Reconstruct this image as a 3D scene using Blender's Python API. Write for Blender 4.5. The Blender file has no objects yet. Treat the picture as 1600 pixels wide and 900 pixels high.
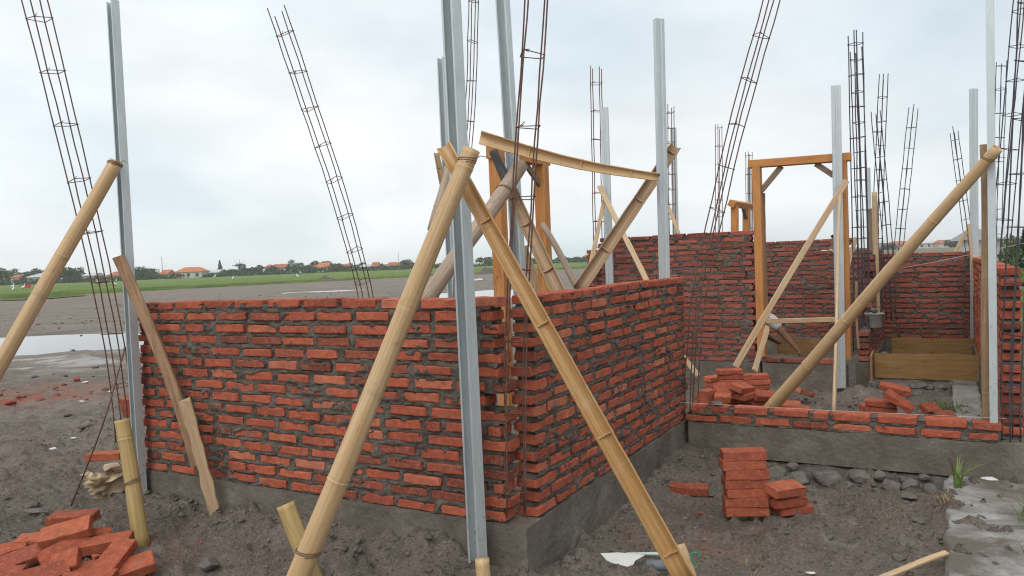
import bpy, math, random
import numpy as np
from mathutils import Vector, Matrix, Euler

random.seed(7)
rng = np.random.default_rng(7)
scene = bpy.context.scene
col = scene.collection
R = math.radians

# ------------------------------------------------------------------ camera
# the photograph's camera, solved from the vanishing points of the two near brick walls
FPX, CXP, CYP = 1203.0, 800.0, 450.0            # focal length and centre in 1600 x 900 pixels
ROLL, PITCH, CAM_H = math.atan(.0394), math.atan(41.2 / 1203.0), 1.47
Fw = Vector((0, math.cos(PITCH), -math.sin(PITCH)))
Up0 = Vector((0, math.sin(PITCH), math.cos(PITCH)))
Rt = Vector((1, 0, 0)) * math.cos(ROLL) - Up0 * math.sin(ROLL)
Up = Up0 * math.cos(ROLL) + Vector((1, 0, 0)) * math.sin(ROLL)
EYE = Vector((0, 0, CAM_H))
cam_data = bpy.data.cameras.new("camera")
cam = bpy.data.objects.new("camera", cam_data)
col.objects.link(cam)
cam_data.sensor_width = 36.0
cam_data.lens = 36.0 * FPX / 1600.0
cam_data.clip_start, cam_data.clip_end = .05, 9000
cam.matrix_world = Matrix(((Rt.x, Up.x, -Fw.x, 0), (Rt.y, Up.y, -Fw.y, 0), (Rt.z, Up.z, -Fw.z, CAM_H), (0, 0, 0, 1)))
scene.camera = cam
scene.cycles.filter_width = 1.15
scene.cycles.volume_bounces = 2

# ------------------------------------------------------------------ world, sun, exposure
SUN_EL, SUN_AZ = R(50), R(205)                  # azimuth clockwise from +Y: behind the camera, a little left
world = bpy.data.worlds.new("World")
scene.world = world
world.use_nodes = True
wn, wl = world.node_tree.nodes, world.node_tree.links
wn.clear()
w_out = wn.new("ShaderNodeOutputWorld")
w_bg = wn.new("ShaderNodeBackground")
w_bg.inputs["Strength"].default_value = .1
sky = wn.new("ShaderNodeTexSky")
sky.sky_type = 'NISHITA'
sky.sun_disc = False
sky.sun_elevation, sky.sun_rotation = SUN_EL, SUN_AZ
sky.air_density, sky.dust_density, sky.ozone_density = 1.0, 3.0, 1.0
w_tc = wn.new("ShaderNodeTexCoord")
w_map = wn.new("ShaderNodeMapping")
w_map.inputs["Scale"].default_value = (1.0, 1.0, 2.6)
w_map.inputs["Location"].default_value = (3.35, 1.2, .4)
wl.new(w_tc.outputs["Generated"], w_map.inputs["Vector"])
w_n1 = wn.new("ShaderNodeTexNoise")
w_n1.inputs["Scale"].default_value = 1.5
w_n1.inputs["Detail"].default_value = 5
w_n1.inputs["Roughness"].default_value = .52
w_n1.inputs["Distortion"].default_value = .3
wl.new(w_map.outputs[0], w_n1.inputs["Vector"])
w_ramp = wn.new("ShaderNodeValToRGB")           # cloud deck: blue-grey thin spots to bright white
w_ramp.color_ramp.elements[0].position = .32
w_ramp.color_ramp.elements[0].color = (.640, .740, .795, 1)
w_ramp.color_ramp.elements[1].position = .66
w_ramp.color_ramp.elements[1].color = (.935, .940, .940, 1)
e_ = w_ramp.color_ramp.elements.new(.5)
e_.color = (.800, .850, .878, 1)
wl.new(w_n1.outputs["Fac"], w_ramp.inputs["Fac"])
w_n2 = wn.new("ShaderNodeTexNoise")
w_n2.inputs["Scale"].default_value = 5.0
w_n2.inputs["Detail"].default_value = 4
wl.new(w_map.outputs[0], w_n2.inputs["Vector"])
w_r2 = wn.new("ShaderNodeMapRange")
w_r2.inputs[1].default_value, w_r2.inputs[2].default_value = .3, .7
w_r2.inputs[3].default_value, w_r2.inputs[4].default_value = 10.5, 11.9
wl.new(w_n2.outputs["Fac"], w_r2.inputs[0])
w_mul = wn.new("ShaderNodeVectorMath")
w_mul.operation = 'SCALE'
wl.new(w_ramp.outputs["Color"], w_mul.inputs[0])
w_dot = wn.new("ShaderNodeVectorMath"); w_dot.operation = 'DOT_PRODUCT'     # the deck thins slowly towards the left
w_dot.inputs[1].default_value = (-.85, .25, .45)
wl.new(w_tc.outputs["Generated"], w_dot.inputs[0])
w_r3 = wn.new("ShaderNodeMapRange")
for i_, v_ in enumerate((-.8, .8, .88, 1.10)): w_r3.inputs[i_ + 1].default_value = v_
wl.new(w_dot.outputs["Value"], w_r3.inputs[0])
w_m3 = wn.new("ShaderNodeMath"); w_m3.operation = 'MULTIPLY'
wl.new(w_r2.outputs[0], w_m3.inputs[0]); wl.new(w_r3.outputs[0], w_m3.inputs[1])
wl.new(w_m3.outputs[0], w_mul.inputs["Scale"])
w_mix = wn.new("ShaderNodeMix")
w_mix.data_type = 'RGBA'
w_mix.inputs[0].default_value = .93             # overcast: little of the blue gets through
wl.new(sky.outputs[0], w_mix.inputs[6])
wl.new(w_mul.outputs[0], w_mix.inputs[7])
wl.new(w_mix.outputs[2], w_bg.inputs["Color"])
wl.new(w_bg.outputs[0], w_out.inputs["Surface"])

sun_data = bpy.data.lights.new("sun", 'SUN')
sun_data.energy, sun_data.angle, sun_data.color = 1.5, R(50), (1.0, .955, .89)
sun = bpy.data.objects.new("sun", sun_data)
col.objects.link(sun)
sun_dir = Vector((math.sin(SUN_AZ) * math.cos(SUN_EL), math.cos(SUN_AZ) * math.cos(SUN_EL), math.sin(SUN_EL)))
sun.rotation_euler = sun_dir.to_track_quat('Z', 'Y').to_euler()
vs = scene.view_settings
vs.view_transform, vs.look, vs.exposure, vs.gamma = 'Standard', 'None', 0.0, 1.0
vs.use_curve_mapping = False

# ------------------------------------------------------------------ places
def P(px, py, Y):
    """the point at forward distance Y that stands at this pixel of the photograph (survey helper)"""
    d = Fw + Rt * ((px - CXP) / FPX) - Up * ((py - CYP) / FPX)
    return EYE + d * (Y / d.y)
def G(px, py, z=0.0):
    d = Fw + Rt * ((px - CXP) / FPX) - Up * ((py - CYP) / FPX)
    return EYE + d * ((z - CAM_H) / d.z)
# building frame: u runs along the front wall to the left, v along the side wall away from the camera
AV = Vector((-.87121, .49090, 0)); BV = Vector((.49090, .87121, 0)); ORG = Vector((.0166, 3.5559, 0))
def W(u, v, z=0.0): return ORG + AV * u + BV * v + Vector((0, 0, z))
def UV(p):
    d = Vector((p[0], p[1], 0)) - ORG
    return d.dot(AV), d.dot(BV)
ANG_A = math.atan2(-AV.y, -AV.x)                # local x to the right along the front wall, y into it
ANG_B = math.atan2(BV.y, BV.x)                  # local x along the side wall, y into it

# ------------------------------------------------------------------ noise
def vnoise(x, y, seed=0):
    x = np.asarray(x, float); y = np.asarray(y, float)
    xi = np.floor(x); yi = np.floor(y); fx = x - xi; fy = y - yi
    fx = fx * fx * (3 - 2 * fx); fy = fy * fy * (3 - 2 * fy)
    def h(a, b):
        n = (a.astype(np.int64) * 374761393 + b.astype(np.int64) * 668265263 + seed * 974634541) & 0x7fffffff
        n = ((n ^ (n >> 13)) * 1274126177) & 0x7fffffff
        return ((n ^ (n >> 16)) & 0xffff) / 65535.0
    a = h(xi, yi); b = h(xi + 1, yi); c = h(xi, yi + 1); d = h(xi + 1, yi + 1)
    return (a * (1 - fx) + b * fx) * (1 - fy) + (c * (1 - fx) + d * fx) * fy
def fbm(x, y, seed=0, oct=4, g=.5):
    s = 0; a = 1; t = 0
    for i in range(oct):
        s = s + a * vnoise(np.asarray(x) * 2 ** i, np.asarray(y) * 2 ** i, seed + i * 17); t += a; a *= g
    return s / t
def sstep(a, b, x):
    t = np.clip((np.asarray(x, float) - a) / (b - a), 0, 1)
    return t * t * (3 - 2 * t)

# ------------------------------------------------------------------ materials
def mat(name, rough=.8, metal=0.0, spec=.3):
    m = bpy.data.materials.new(name)
    m.use_nodes = True
    nt = m.node_tree
    b = nt.nodes["Principled BSDF"]
    b.inputs["Roughness"].default_value = rough
    b.inputs["Metallic"].default_value = metal
    b.inputs["Specular IOR Level"].default_value = spec
    return m, nt, b
def N(nt, kind, **kw):
    n = nt.nodes.new(kind)
    for k, v in kw.items():
        if k in n.inputs: n.inputs[k].default_value = v
        else: setattr(n, k, v)
    return n
def coords(nt, which="Object", scale=(1, 1, 1)):
    tc = N(nt, "ShaderNodeTexCoord"); mp = N(nt, "ShaderNodeMapping")
    mp.inputs["Scale"].default_value = scale
    nt.links.new(tc.outputs[which], mp.inputs["Vector"])
    return mp.outputs[0]
def noise(nt, vec, scale, detail=4, rough=.55, dist=0):
    n = N(nt, "ShaderNodeTexNoise", Scale=scale, Detail=detail, Roughness=rough, Distortion=dist)
    nt.links.new(vec, n.inputs["Vector"])
    return n.outputs["Fac"]
def ramp(nt, fac, stops):
    r = N(nt, "ShaderNodeValToRGB")
    el = r.color_ramp.elements
    while len(el) < len(stops): el.new(.5)
    for e, (p, c) in zip(el, stops): e.position = p; e.color = (*c, 1)
    nt.links.new(fac, r.inputs["Fac"])
    return r.outputs["Color"]
def maprange(nt, fac, a, b, c=0, d=1):
    r = N(nt, "ShaderNodeMapRange")
    for i, v in enumerate((a, b, c, d)): r.inputs[i + 1].default_value = v
    nt.links.new(fac, r.inputs[0])
    return r.outputs[0]
def mixc(nt, fac, a, b, blend='MIX'):
    m = N(nt, "ShaderNodeMix", data_type='RGBA', blend_type=blend)
    for i, s in ((0, fac), (6, a), (7, b)):
        if hasattr(s, "is_output"): nt.links.new(s, m.inputs[i])
        else: m.inputs[i].default_value = s if i == 0 else (*s, 1)
    return m.outputs[2]
def bump(nt, b, height, strength=.4, dist=.01):
    n = N(nt, "ShaderNodeBump", Strength=strength, Distance=dist)
    nt.links.new(height, n.inputs["Height"])
    nt.links.new(n.outputs[0], b.inputs["Normal"])
M = {}
def brick_material(name, stops, smear, spots):
    m, nt, b = mat(name, .92, 0, .15)
    oi = N(nt, "ShaderNodeObjectInfo")
    base = ramp(nt, oi.outputs["Random"], stops)
    g = coords(nt, "Object")
    add = N(nt, "ShaderNodeVectorMath", operation='ADD')
    sc = N(nt, "ShaderNodeVectorMath", operation='SCALE')
    cmb = N(nt, "ShaderNodeCombineXYZ")
    for i in range(3): nt.links.new(oi.outputs["Random"], cmb.inputs[i])
    nt.links.new(cmb.outputs[0], sc.inputs[0]); sc.inputs["Scale"].default_value = 37.0
    nt.links.new(g, add.inputs[0]); nt.links.new(sc.outputs[0], add.inputs[1])
    v = add.outputs[0]
    n1 = noise(nt, v, 14, 5, .6)
    c = mixc(nt, maprange(nt, n1, .35, .72, .0, .60), base, (.19, .062, .040))
    n2 = noise(nt, v, 45, 4, .65)
    c = mixc(nt, maprange(nt, n2, .50, .70, 0, .55), c, (.58, .20, .115))
    n3 = noise(nt, v, 9, 6, .7, .6)
    c = mixc(nt, maprange(nt, n3, smear - .04, smear + .12, 0, .85), c, (.170, .150, .132))
    n4 = noise(nt, v, 70, 3, .5)
    c = mixc(nt, maprange(nt, n4, spots, spots + .06, 0, .7), c, (.07, .035, .028))
    nt.links.new(c, b.inputs["Base Color"])
    nb = noise(nt, v, 42, 8, .75)
    bump(nt, b, nb, .8, .010)
    return m
M['brick'] = brick_material('fired_brick', [(0, (.15, .058, .044)), (.07, (.26, .076, .052)), (.25, (.40, .098, .058)), (.6, (.47, .116, .064)), (.88, (.53, .145, .080)), (1, (.58, .200, .120))], .61, .70)
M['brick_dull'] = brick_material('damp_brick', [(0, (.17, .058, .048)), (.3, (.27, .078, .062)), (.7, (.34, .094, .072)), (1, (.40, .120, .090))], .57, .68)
M['brick_new'] = brick_material('loose_brick', [(0, (.31, .084, .050)), (.5, (.42, .108, .058)), (1, (.50, .150, .080))], .64, .68)

def mineral(name, c0, c1, c2, sc=8, bs=.5, bd=.012, rough=.93, fine=60):
    m, nt, b = mat(name, rough, 0, .15)
    v = coords(nt, "Object")
    c = ramp(nt, noise(nt, v, sc, 6, .62, .3), [(.3, c0), (.52, c1), (.74, c2)])
    f = noise(nt, v, fine, 4, .6)
    c = mixc(nt, maprange(nt, f, .3, .72, 0, .6), c, tuple(x * .62 for x in c1))
    nt.links.new(c, b.inputs["Base Color"])
    bump(nt, b, noise(nt, v, fine * .8, 7, .7), bs, bd)
    return m
M['mortar'] = mineral('raw_mortar', (.100, .086, .073), (.165, .144, .124), (.250, .222, .195), 7, 1.0, .02)
M['concrete'] = mineral('rough_concrete', (.115, .098, .080), (.182, .158, .131), (.270, .242, .208), 4, .7, .012)
M['clod'] = mineral('mortar_clod', (.13, .115, .10), (.20, .18, .16), (.31, .285, .26), 12, .9, .02)
M['stone'] = mineral('river_stone', (.135, .122, .106), (.220, .200, .176), (.33, .305, .272), 14, 1.0, .02)
M['bed'] = mineral('footing_bed', (.085, .073, .062), (.145, .127, .110), (.24, .215, .19), 10, 1.0, .02)
M['pebble'] = mineral('sand_pebble', (.07, .064, .058), (.13, .118, .105), (.22, .20, .18), 25, .3, .005)
M['strip'] = mineral('cement_strip', (.22, .205, .185), (.33, .315, .29), (.43, .41, .385), 5, .5, .012)
def slab_material():
    m, nt, b = mat('cement_screed', .8, 0, .25)
    v = coords(nt, "Object")
    c = ramp(nt, noise(nt, v, 6, 6, .62, .3), [(.3, (.24, .232, .220)), (.52, (.33, .322, .308)), (.74, (.43, .422, .41))])
    d = noise(nt, v, 1.5, 7, .68, .5)
    c = mixc(nt, maprange(nt, d, .43, .57, 1, 0), c, (.135, .114, .094))
    f = noise(nt, v, 55, 5, .65)
    c = mixc(nt, maprange(nt, f, .5, .72, 0, .5), c, (.10, .088, .075))
    nt.links.new(c, b.inputs["Base Color"])
    bump(nt, b, noise(nt, v, 45, 7, .7), .5, .012)
    return m
M['slab'] = slab_material()
M['slab_old'] = mineral('cement_screed', (.13, .120, .108), (.22, .208, .192), (.36, .350, .335), 2.2, .25, .006)

def ground_material():
    m, nt, b = mat('dark_sand', .9, 0, .25)
    tc = N(nt, "ShaderNodeTexCoord"); v = tc.outputs["Object"]
    big = noise(nt, v, .35, 5, .55, .4)
    c = ramp(nt, big, [(.3, (.165, .134, .108)), (.5, (.222, .184, .151)), (.72, (.290, .247, .208))])
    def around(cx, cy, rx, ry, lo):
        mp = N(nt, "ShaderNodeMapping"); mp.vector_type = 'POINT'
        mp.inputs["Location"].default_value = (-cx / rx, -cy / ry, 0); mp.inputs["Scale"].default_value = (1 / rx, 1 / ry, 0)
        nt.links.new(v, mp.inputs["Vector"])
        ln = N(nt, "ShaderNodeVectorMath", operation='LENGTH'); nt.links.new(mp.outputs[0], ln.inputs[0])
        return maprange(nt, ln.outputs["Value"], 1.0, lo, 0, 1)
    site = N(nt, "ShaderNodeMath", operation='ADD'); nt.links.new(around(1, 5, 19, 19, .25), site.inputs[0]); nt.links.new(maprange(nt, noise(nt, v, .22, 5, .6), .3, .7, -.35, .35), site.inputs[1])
    grazing_lit = ramp(nt, noise(nt, coords(nt, "Object", (.5, 1.6, 1)), .5, 7, .7, .4), [(.3, (.175, .142, .114)), (.5, (.25, .209, .173)), (.7, (.32, .275, .235))])  # grazing-light brightness of the far ground painted in as paler colour, not drier earth
    c = mixc(nt, maprange(nt, site.outputs[0], .2, .75, 1, 0), c, grazing_lit)
    damp = noise(nt, coords(nt, "Object", (.7, 1.2, 1)), 1.1, 7, .7, .8)
    c = mixc(nt, maprange(nt, damp, .52, .66, 0, .55), c, (.082, .066, .053))
    mid = noise(nt, v, 6, 6, .65)
    c = mixc(nt, maprange(nt, mid, .40, .70, 0, .55), c, (.085, .072, .061))
    mid2 = noise(nt, v, 3.1, 5, .62, 1.0)
    c = mixc(nt, maprange(nt, mid2, .57, .70, 0, .6), c, (.320, .288, .255))
    fine = noise(nt, v, 85, 3, .6)
    c = mixc(nt, maprange(nt, fine, .55, .70, 0, .75), c, (.36, .325, .29))
    fine2 = noise(nt, v, 60, 3, .6, .5)
    c = mixc(nt, maprange(nt, fine2, .52, .66, 0, .7), c, (.070, .060, .052))
    # crushed brick spread over the ground on the left
    red = around(-6.6, 9.9, 2.6, 1.35, .1)
    rn = noise(nt, v, 2.2, 6, .7, .8)
    mul = N(nt, "ShaderNodeMath", operation='MULTIPLY'); nt.links.new(red, mul.inputs[0]); nt.links.new(maprange(nt, rn, .42, .58, 0, 1), mul.inputs[1])
    c = mixc(nt, mul.outputs[0], c, (.34, .125, .075))
    for (hx, hy, hr) in ((-2.22, 3.85, .75), (.95, 4.2, .5), (1.9, 6.5, .8)):      # brick dust round the loose bricks
        mm = N(nt, "ShaderNodeMath", operation='MULTIPLY'); nt.links.new(around(hx, hy, hr, hr, .2), mm.inputs[0]); nt.links.new(maprange(nt, noise(nt, v, 7, 6, .7), .48, .66, 0, .6), mm.inputs[1])
        c = mixc(nt, mm.outputs[0], c, (.30, .110, .066))
    nt.links.new(c, b.inputs["Base Color"])
    # wet mud round the puddle
    wet = around(-8.8, 14.2, 4.2, 2.6, .35)
    wn_ = noise(nt, v, .9, 5, .6, .8)
    wm = N(nt, "ShaderNodeMath", operation='MULTIPLY'); nt.links.new(wet, wm.inputs[0]); nt.links.new(maprange(nt, wn_, .44, .58, 0, 1), wm.inputs[1])
    nt.links.new(maprange(nt, wm.outputs[0], 0, 1, .92, .16), b.inputs["Roughness"])
    h = noise(nt, v, 38, 8, .72)
    bp0 = N(nt, "ShaderNodeBump", Distance=.12, Strength=.35); nt.links.new(noise(nt, v, 2.2, 8, .72), bp0.inputs["Height"])
    bp = N(nt, "ShaderNodeBump", Distance=.05); nt.links.new(bp0.outputs[0], bp.inputs["Normal"])
    nt.links.new(maprange(nt, wm.outputs[0], 0, 1, .75, .06), bp.inputs["Strength"])
    nt.links.new(h, bp.inputs["Height"]); nt.links.new(bp.outputs[0], b.inputs["Normal"])
    return m
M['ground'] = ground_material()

m, nt, b = mat('puddle_water', .04, 0, .5)
b.inputs["Base Color"].default_value = (.075, .068, .058, 1)
bump(nt, b, noise(nt, coords(nt), 3.0, 3, .5), .012, .01)
M['water'] = m

def bamboo_material(name, cols, grime=.4):
    m, nt, b = mat(name, .48, 0, .35)
    oi = N(nt, "ShaderNodeObjectInfo")
    v = coords(nt, "Generated", (5, 5, 1.0))
    v2 = coords(nt, "Object", (30, 30, 2.2))
    c = ramp(nt, noise(nt, v, 1.6, 4, .5), cols)
    st = noise(nt, v2, 3, 5, .6)
    c = mixc(nt, maprange(nt, st, .45, .75, 0, .28), c, tuple(x * .6 for x in cols[1][1]))
    gr = noise(nt, coords(nt, "Object"), 9, 6, .72, .5)
    c = mixc(nt, maprange(nt, gr, .56, .74, 0, grime), c, (.13, .095, .065))
    sp = noise(nt, coords(nt, "Object", (60, 60, 16)), 2.0, 4, .6)
    c = mixc(nt, maprange(nt, sp, .60, .72, 0, .45), c, (.16, .105, .055))
    pale = noise(nt, coords(nt, "Object"), 4, 4, .6, .8)
    c = mixc(nt, maprange(nt, pale, .55, .75, 0, .35), c, (.62, .53, .40))
    nt.links.new(c, b.inputs["Base Color"])
    bump(nt, b, st, .12, .003)
    return m
M['bamboo'] = bamboo_material('dry_bamboo', [(.3, (.47, .300, .150)), (.5, (.56, .375, .200)), (.7, (.62, .445, .260))])
M['bamboo_old'] = bamboo_material('weathered_bamboo', [(.3, (.27, .195, .140)), (.5, (.36, .265, .195)), (.7, (.45, .345, .260))], .6)
M['bamboo_yellow'] = bamboo_material('yellow_bamboo', [(.3, (.37, .255, .098)), (.5, (.45, .320, .135)), (.7, (.50, .370, .175))])
M['bamboo_in'] = bamboo_material('split_bamboo', [(.3, (.36, .190, .068)), (.5, (.47, .272, .110)), (.7, (.56, .365, .185))], .55)
M['bamboo_brown'] = bamboo_material('brown_split_bamboo', [(.3, (.27, .170, .095)), (.5, (.36, .238, .140)), (.7, (.45, .322, .205))], .6)
M['lath'] = bamboo_material('pale_lath', [(.3, (.42, .280, .155)), (.5, (.52, .365, .215)), (.7, (.58, .440, .280))], .3)
M['charred'] = bamboo_material('dark_pipe', [(.3, (.05, .045, .045)), (.5, (.075, .07, .07)), (.7, (.11, .10, .10))], .2)

def timber(name, c0, c1, rough=.65):
    m, nt, b = mat(name, rough, 0, .25)
    v = coords(nt, "Object", (22, 22, 1.6))
    n1 = noise(nt, v, 2.2, 6, .6, .8)
    c = ramp(nt, n1, [(.3, c0), (.7, c1)])
    k = noise(nt, coords(nt, "Object", (3, 3, 1)), 4, 6, .65)
    c = mixc(nt, maprange(nt, k, .52, .72, 0, .6), c, tuple(x * .5 for x in c0))
    vk = N(nt, "ShaderNodeTexVoronoi", Scale=3.0); nt.links.new(coords(nt, "Object", (4, 4, 1)), vk.inputs["Vector"])
    c = mixc(nt, maprange(nt, vk.outputs["Distance"], .10, .04, 0, .75), c, tuple(x * .3 for x in c0))
    nt.links.new(c, b.inputs["Base Color"])
    bump(nt, b, n1, .3, .004)
    return m
M['timber'] = timber('orange_timber', (.46, .185, .055), (.60, .290, .105))
M['timber_brown'] = timber('brown_timber', (.20, .110, .060), (.42, .265, .160))
M['timber_pale'] = timber('pale_offcut', (.33, .215, .120), (.47, .340, .215))
M['timber_grey'] = timber('grey_timber', (.17, .115, .075), (.30, .215, .150))
def form_material():
    m, nt, b = mat('formwork_board', .75, 0, .2)
    v = coords(nt, "Object", (1.4, 12, 14))
    n1 = noise(nt, v, 2.4, 6, .6, .8)
    c = ramp(nt, n1, [(.3, (.20, .112, .042)), (.7, (.33, .200, .085))])
    k = noise(nt, coords(nt, "Object"), 7, 5, .6)
    c = mixc(nt, maprange(nt, k, .58, .74, 0, .6), c, (.10, .062, .034))
    nt.links.new(c, b.inputs["Base Color"])
    bump(nt, b, n1, .2, .003)
    return m
M['form'] = form_material()
m, nt, b = mat('galvanised_steel', .42, .45, .5)
gv = coords(nt, "Object", (8, 8, 1.2))
sc_ = ramp(nt, noise(nt, gv, 4, 5, .6), [(.3, (.53, .585, .60)), (.55, (.58, .63, .645)), (.75, (.635, .68, .69))])
sepz = N(nt, "ShaderNodeSeparateXYZ"); nt.links.new(N(nt, "ShaderNodeTexCoord").outputs["Object"], sepz.inputs[0])
spl = N(nt, "ShaderNodeMath", operation='ADD'); nt.links.new(noise(nt, coords(nt), 26, 6, .7), spl.inputs[0]); nt.links.new(maprange(nt, sepz.outputs[2], 0, 1.3, .10, -.06), spl.inputs[1])
sc_ = mixc(nt, maprange(nt, spl.outputs[0], .66, .74, 0, .55), sc_, (.26, .24, .22))
dirt_ = noise(nt, coords(nt, "Object", (10, 10, 2)), 5, 6, .7)
sc_ = mixc(nt, maprange(nt, dirt_, .55, .75, 0, .4), sc_, (.30, .32, .33))
nt.links.new(sc_, b.inputs["Base Color"])
nt.links.new(maprange(nt, noise(nt, gv, 7, 5, .6), .3, .7, .30, .52), b.inputs["Roughness"])
M['steel'] = m
m, nt, b = mat('rusty_rebar', .75, .25, .3)
nt.links.new(ramp(nt, noise(nt, coords(nt), 30, 4, .6), [(.3, (.105, .055, .044)), (.55, (.180, .095, .074)), (.75, (.25, .145, .11))]), b.inputs["Base Color"])
M['rebar'] = m
m, nt, b = mat('blued_rebar', .6, .35, .3)
nt.links.new(ramp(nt, noise(nt, coords(nt), 22, 4, .6), [(.3, (.055, .055, .075)), (.6, (.095, .085, .100)), (.8, (.16, .10, .09))]), b.inputs["Base Color"])
M['rebar_blue'] = m
m, nt, b = mat('tie_wire', .6, .4, .3)
b.inputs["Base Color"].default_value = (.16, .10, .07, 1)
M['wire'] = m
def plain(name, c, rough=.8, var=.25, sc=12, tr=0.0):
    m, nt, b = mat(name, rough, 0, .2)
    n_ = noise(nt, coords(nt), sc, 5, .6)
    nt.links.new(ramp(nt, n_, [(.3, tuple(x * (1 - var) for x in c)), (.7, tuple(min(1, x * (1 + var)) for x in c))]), b.inputs["Base Color"])
    return m
M['string'] = plain('mason_string', (.72, .69, .64))
M['paper'] = plain('sack_paper', (.50, .385, .255), .85, .3, 9)
M['white_sheet'] = plain('white_board', (.66, .66, .64), .7, .08, 6)
M['mint_sheet'] = plain('mint_board', (.50, .62, .56), .6, .08, 6)
M['grey_plastic'] = plain('grey_plastic', (.17, .19, .21), .5, .15, 8)
M['green_plastic'] = plain('green_plastic', (.03, .32, .13), .4, .15, 8)
M['bucket'] = plain('bucket_plastic', (.30, .285, .26), .6, .25, 15)
M['litter'] = plain('white_litter', (.62, .62, .60), .6, .1)
M['skin'] = plain('skin', (.20, .105, .068), .6, .12, 18)
M['shirt'] = plain('white_shirt', (.52, .53, .52), .85, .12, 10)
M['shirt_tan'] = plain('tan_shirt', (.48, .42, .34), .85, .12, 10)
M['trousers'] = plain('dark_trousers', (.06, .06, .07), .85, .2, 10)
M['hair'] = plain('dark_hair', (.015, .013, .012), .7, .2, 30)
M['bird'] = plain('egret_white', (.85, .85, .83), .7, .04)
M['beak'] = plain('egret_beak', (.45, .30, .06), .6, .1)
M['roof_tile'] = plain('red_roof_tile', (.36, .125, .075), .85, .25, .8)
M['roof_orange'] = plain('orange_roof_tile', (.47, .165, .080), .85, .2, .8)
M['roof_grey'] = plain('grey_roof_sheet', (.50, .51, .52), .6, .12, .8)
M['plaster'] = plain('pale_plaster', (.52, .50, .46), .85, .12, .6)
M['plaster_blue'] = plain('blue_plaster', (.24, .34, .50), .85, .12, .6)
M['pane'] = plain('dark_window', (.05, .055, .06), .25, .2, 2)
M['mast'] = plain('mast_metal', (.22, .22, .23), .6, .1)
M['flag'] = plain('red_cloth', (.50, .06, .05), .8, .15)
def leaf_material(name, stops):
    m, nt, b = mat(name, .62, 0, .25)
    ge = N(nt, "ShaderNodeNewGeometry")
    nt.links.new(ramp(nt, ge.outputs["Random Per Island"], stops), b.inputs["Base Color"])
    return m
M['leaf'] = leaf_material('tree_leaves', [(0, (.022, .048, .022)), (.5, (.042, .082, .034)), (1, (.075, .125, .048))])
M['leaf_dark'] = leaf_material('conifer_leaves', [(0, (.014, .030, .018)), (.5, (.026, .050, .026)), (1, (.045, .080, .036))])
M['leaf_light'] = leaf_material('shrub_leaves', [(0, (.045, .085, .025)), (.5, (.080, .140, .042)), (1, (.13, .20, .065))])
M['blade'] = leaf_material('grass_blades', [(0, (.060, .115, .020)), (.5, (.105, .185, .036)), (1, (.17, .26, .065))])
M['rice'] = leaf_material('rice_blades', [(0, (.085, .160, .030)), (.5, (.125, .215, .045)), (1, (.18, .275, .070))])
M['dry_blade'] = leaf_material('dry_blades', [(0, (.22, .15, .075)), (1, (.36, .26, .14))])
M['bark'] = plain('bark', (.085, .066, .050), .9, .3, 6)
def field_material(name, c0, c1, c2, dirt):
    m, nt, b = mat(name, .9, 0, .1)
    v = coords(nt, "Object", (.02, .12, 1))
    c = ramp(nt, noise(nt, v, 3, 6, .65), [(.3, c0), (.5, c1), (.7, c2)])
    f = noise(nt, coords(nt, "Object", (.25, .5, 1)), 3, 5, .65)
    c = mixc(nt, maprange(nt, f, .5, .75, 0, .5), c, dirt)
    nt.links.new(c, b.inputs["Base Color"])
    bump(nt, b, noise(nt, coords(nt), 1.3, 6, .7), .8, .5)
    return m
M['field'] = field_material('rice_field', (.090, .140, .034), (.150, .215, .055), (.215, .275, .095), (.085, .115, .036))
M['dry_field'] = field_material('dry_field', (.150, .130, .090), (.205, .178, .128), (.265, .235, .175), (.12, .11, .07))
M['turf'] = field_material('turf', (.055, .098, .022), (.085, .140, .032), (.12, .18, .05), (.09, .075, .04))

# ------------------------------------------------------------------ mesh helpers
def np_mesh(name, verts, faces, smooth=False):
    """verts (n,3); faces list of tuples or an (m,k) array"""
    me = bpy.data.meshes.new(name)
    verts = np.asarray(verts, float)
    if isinstance(faces, np.ndarray):
        k = faces.shape[1]; nf = faces.shape[0]
        me.vertices.add(len(verts)); me.vertices.foreach_set("co", verts.ravel())
        me.loops.add(nf * k); me.loops.foreach_set("vertex_index", faces.ravel().astype(np.int32))
        me.polygons.add(nf); me.polygons.foreach_set("loop_start", np.arange(0, nf * k, k, dtype=np.int32))
        me.update(calc_edges=True); me.validate()
    else:
        me.from_pydata([tuple(v) for v in verts], [], faces)
        me.update()
    if smooth: me.polygons.foreach_set("use_smooth", [True] * len(me.polygons))
    return me
def link(name, me, m=None, parent=None, loc=None, rot=None):
    o = bpy.data.objects.new(name, me)
    col.objects.link(o)
    if m is not None and me is not None and not me.materials: me.materials.append(m)
    if parent is not None: o.parent = parent
    if loc is not None: o.location = loc
    if rot is not None: o.rotation_euler = rot
    return o
def empty(name, loc=(0, 0, 0), rz=0):
    o = bpy.data.objects.new(name, None)
    o.empty_display_size = .1
    col.objects.link(o); o.location = loc; o.rotation_euler = (0, 0, rz)
    return o
def tag(o, label=None, cat=None, group=None, kind=None):
    if label: o["label"] = label
    if cat: o["category"] = cat
    if group: o["group"] = group
    if kind: o["kind"] = kind
    return o

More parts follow.
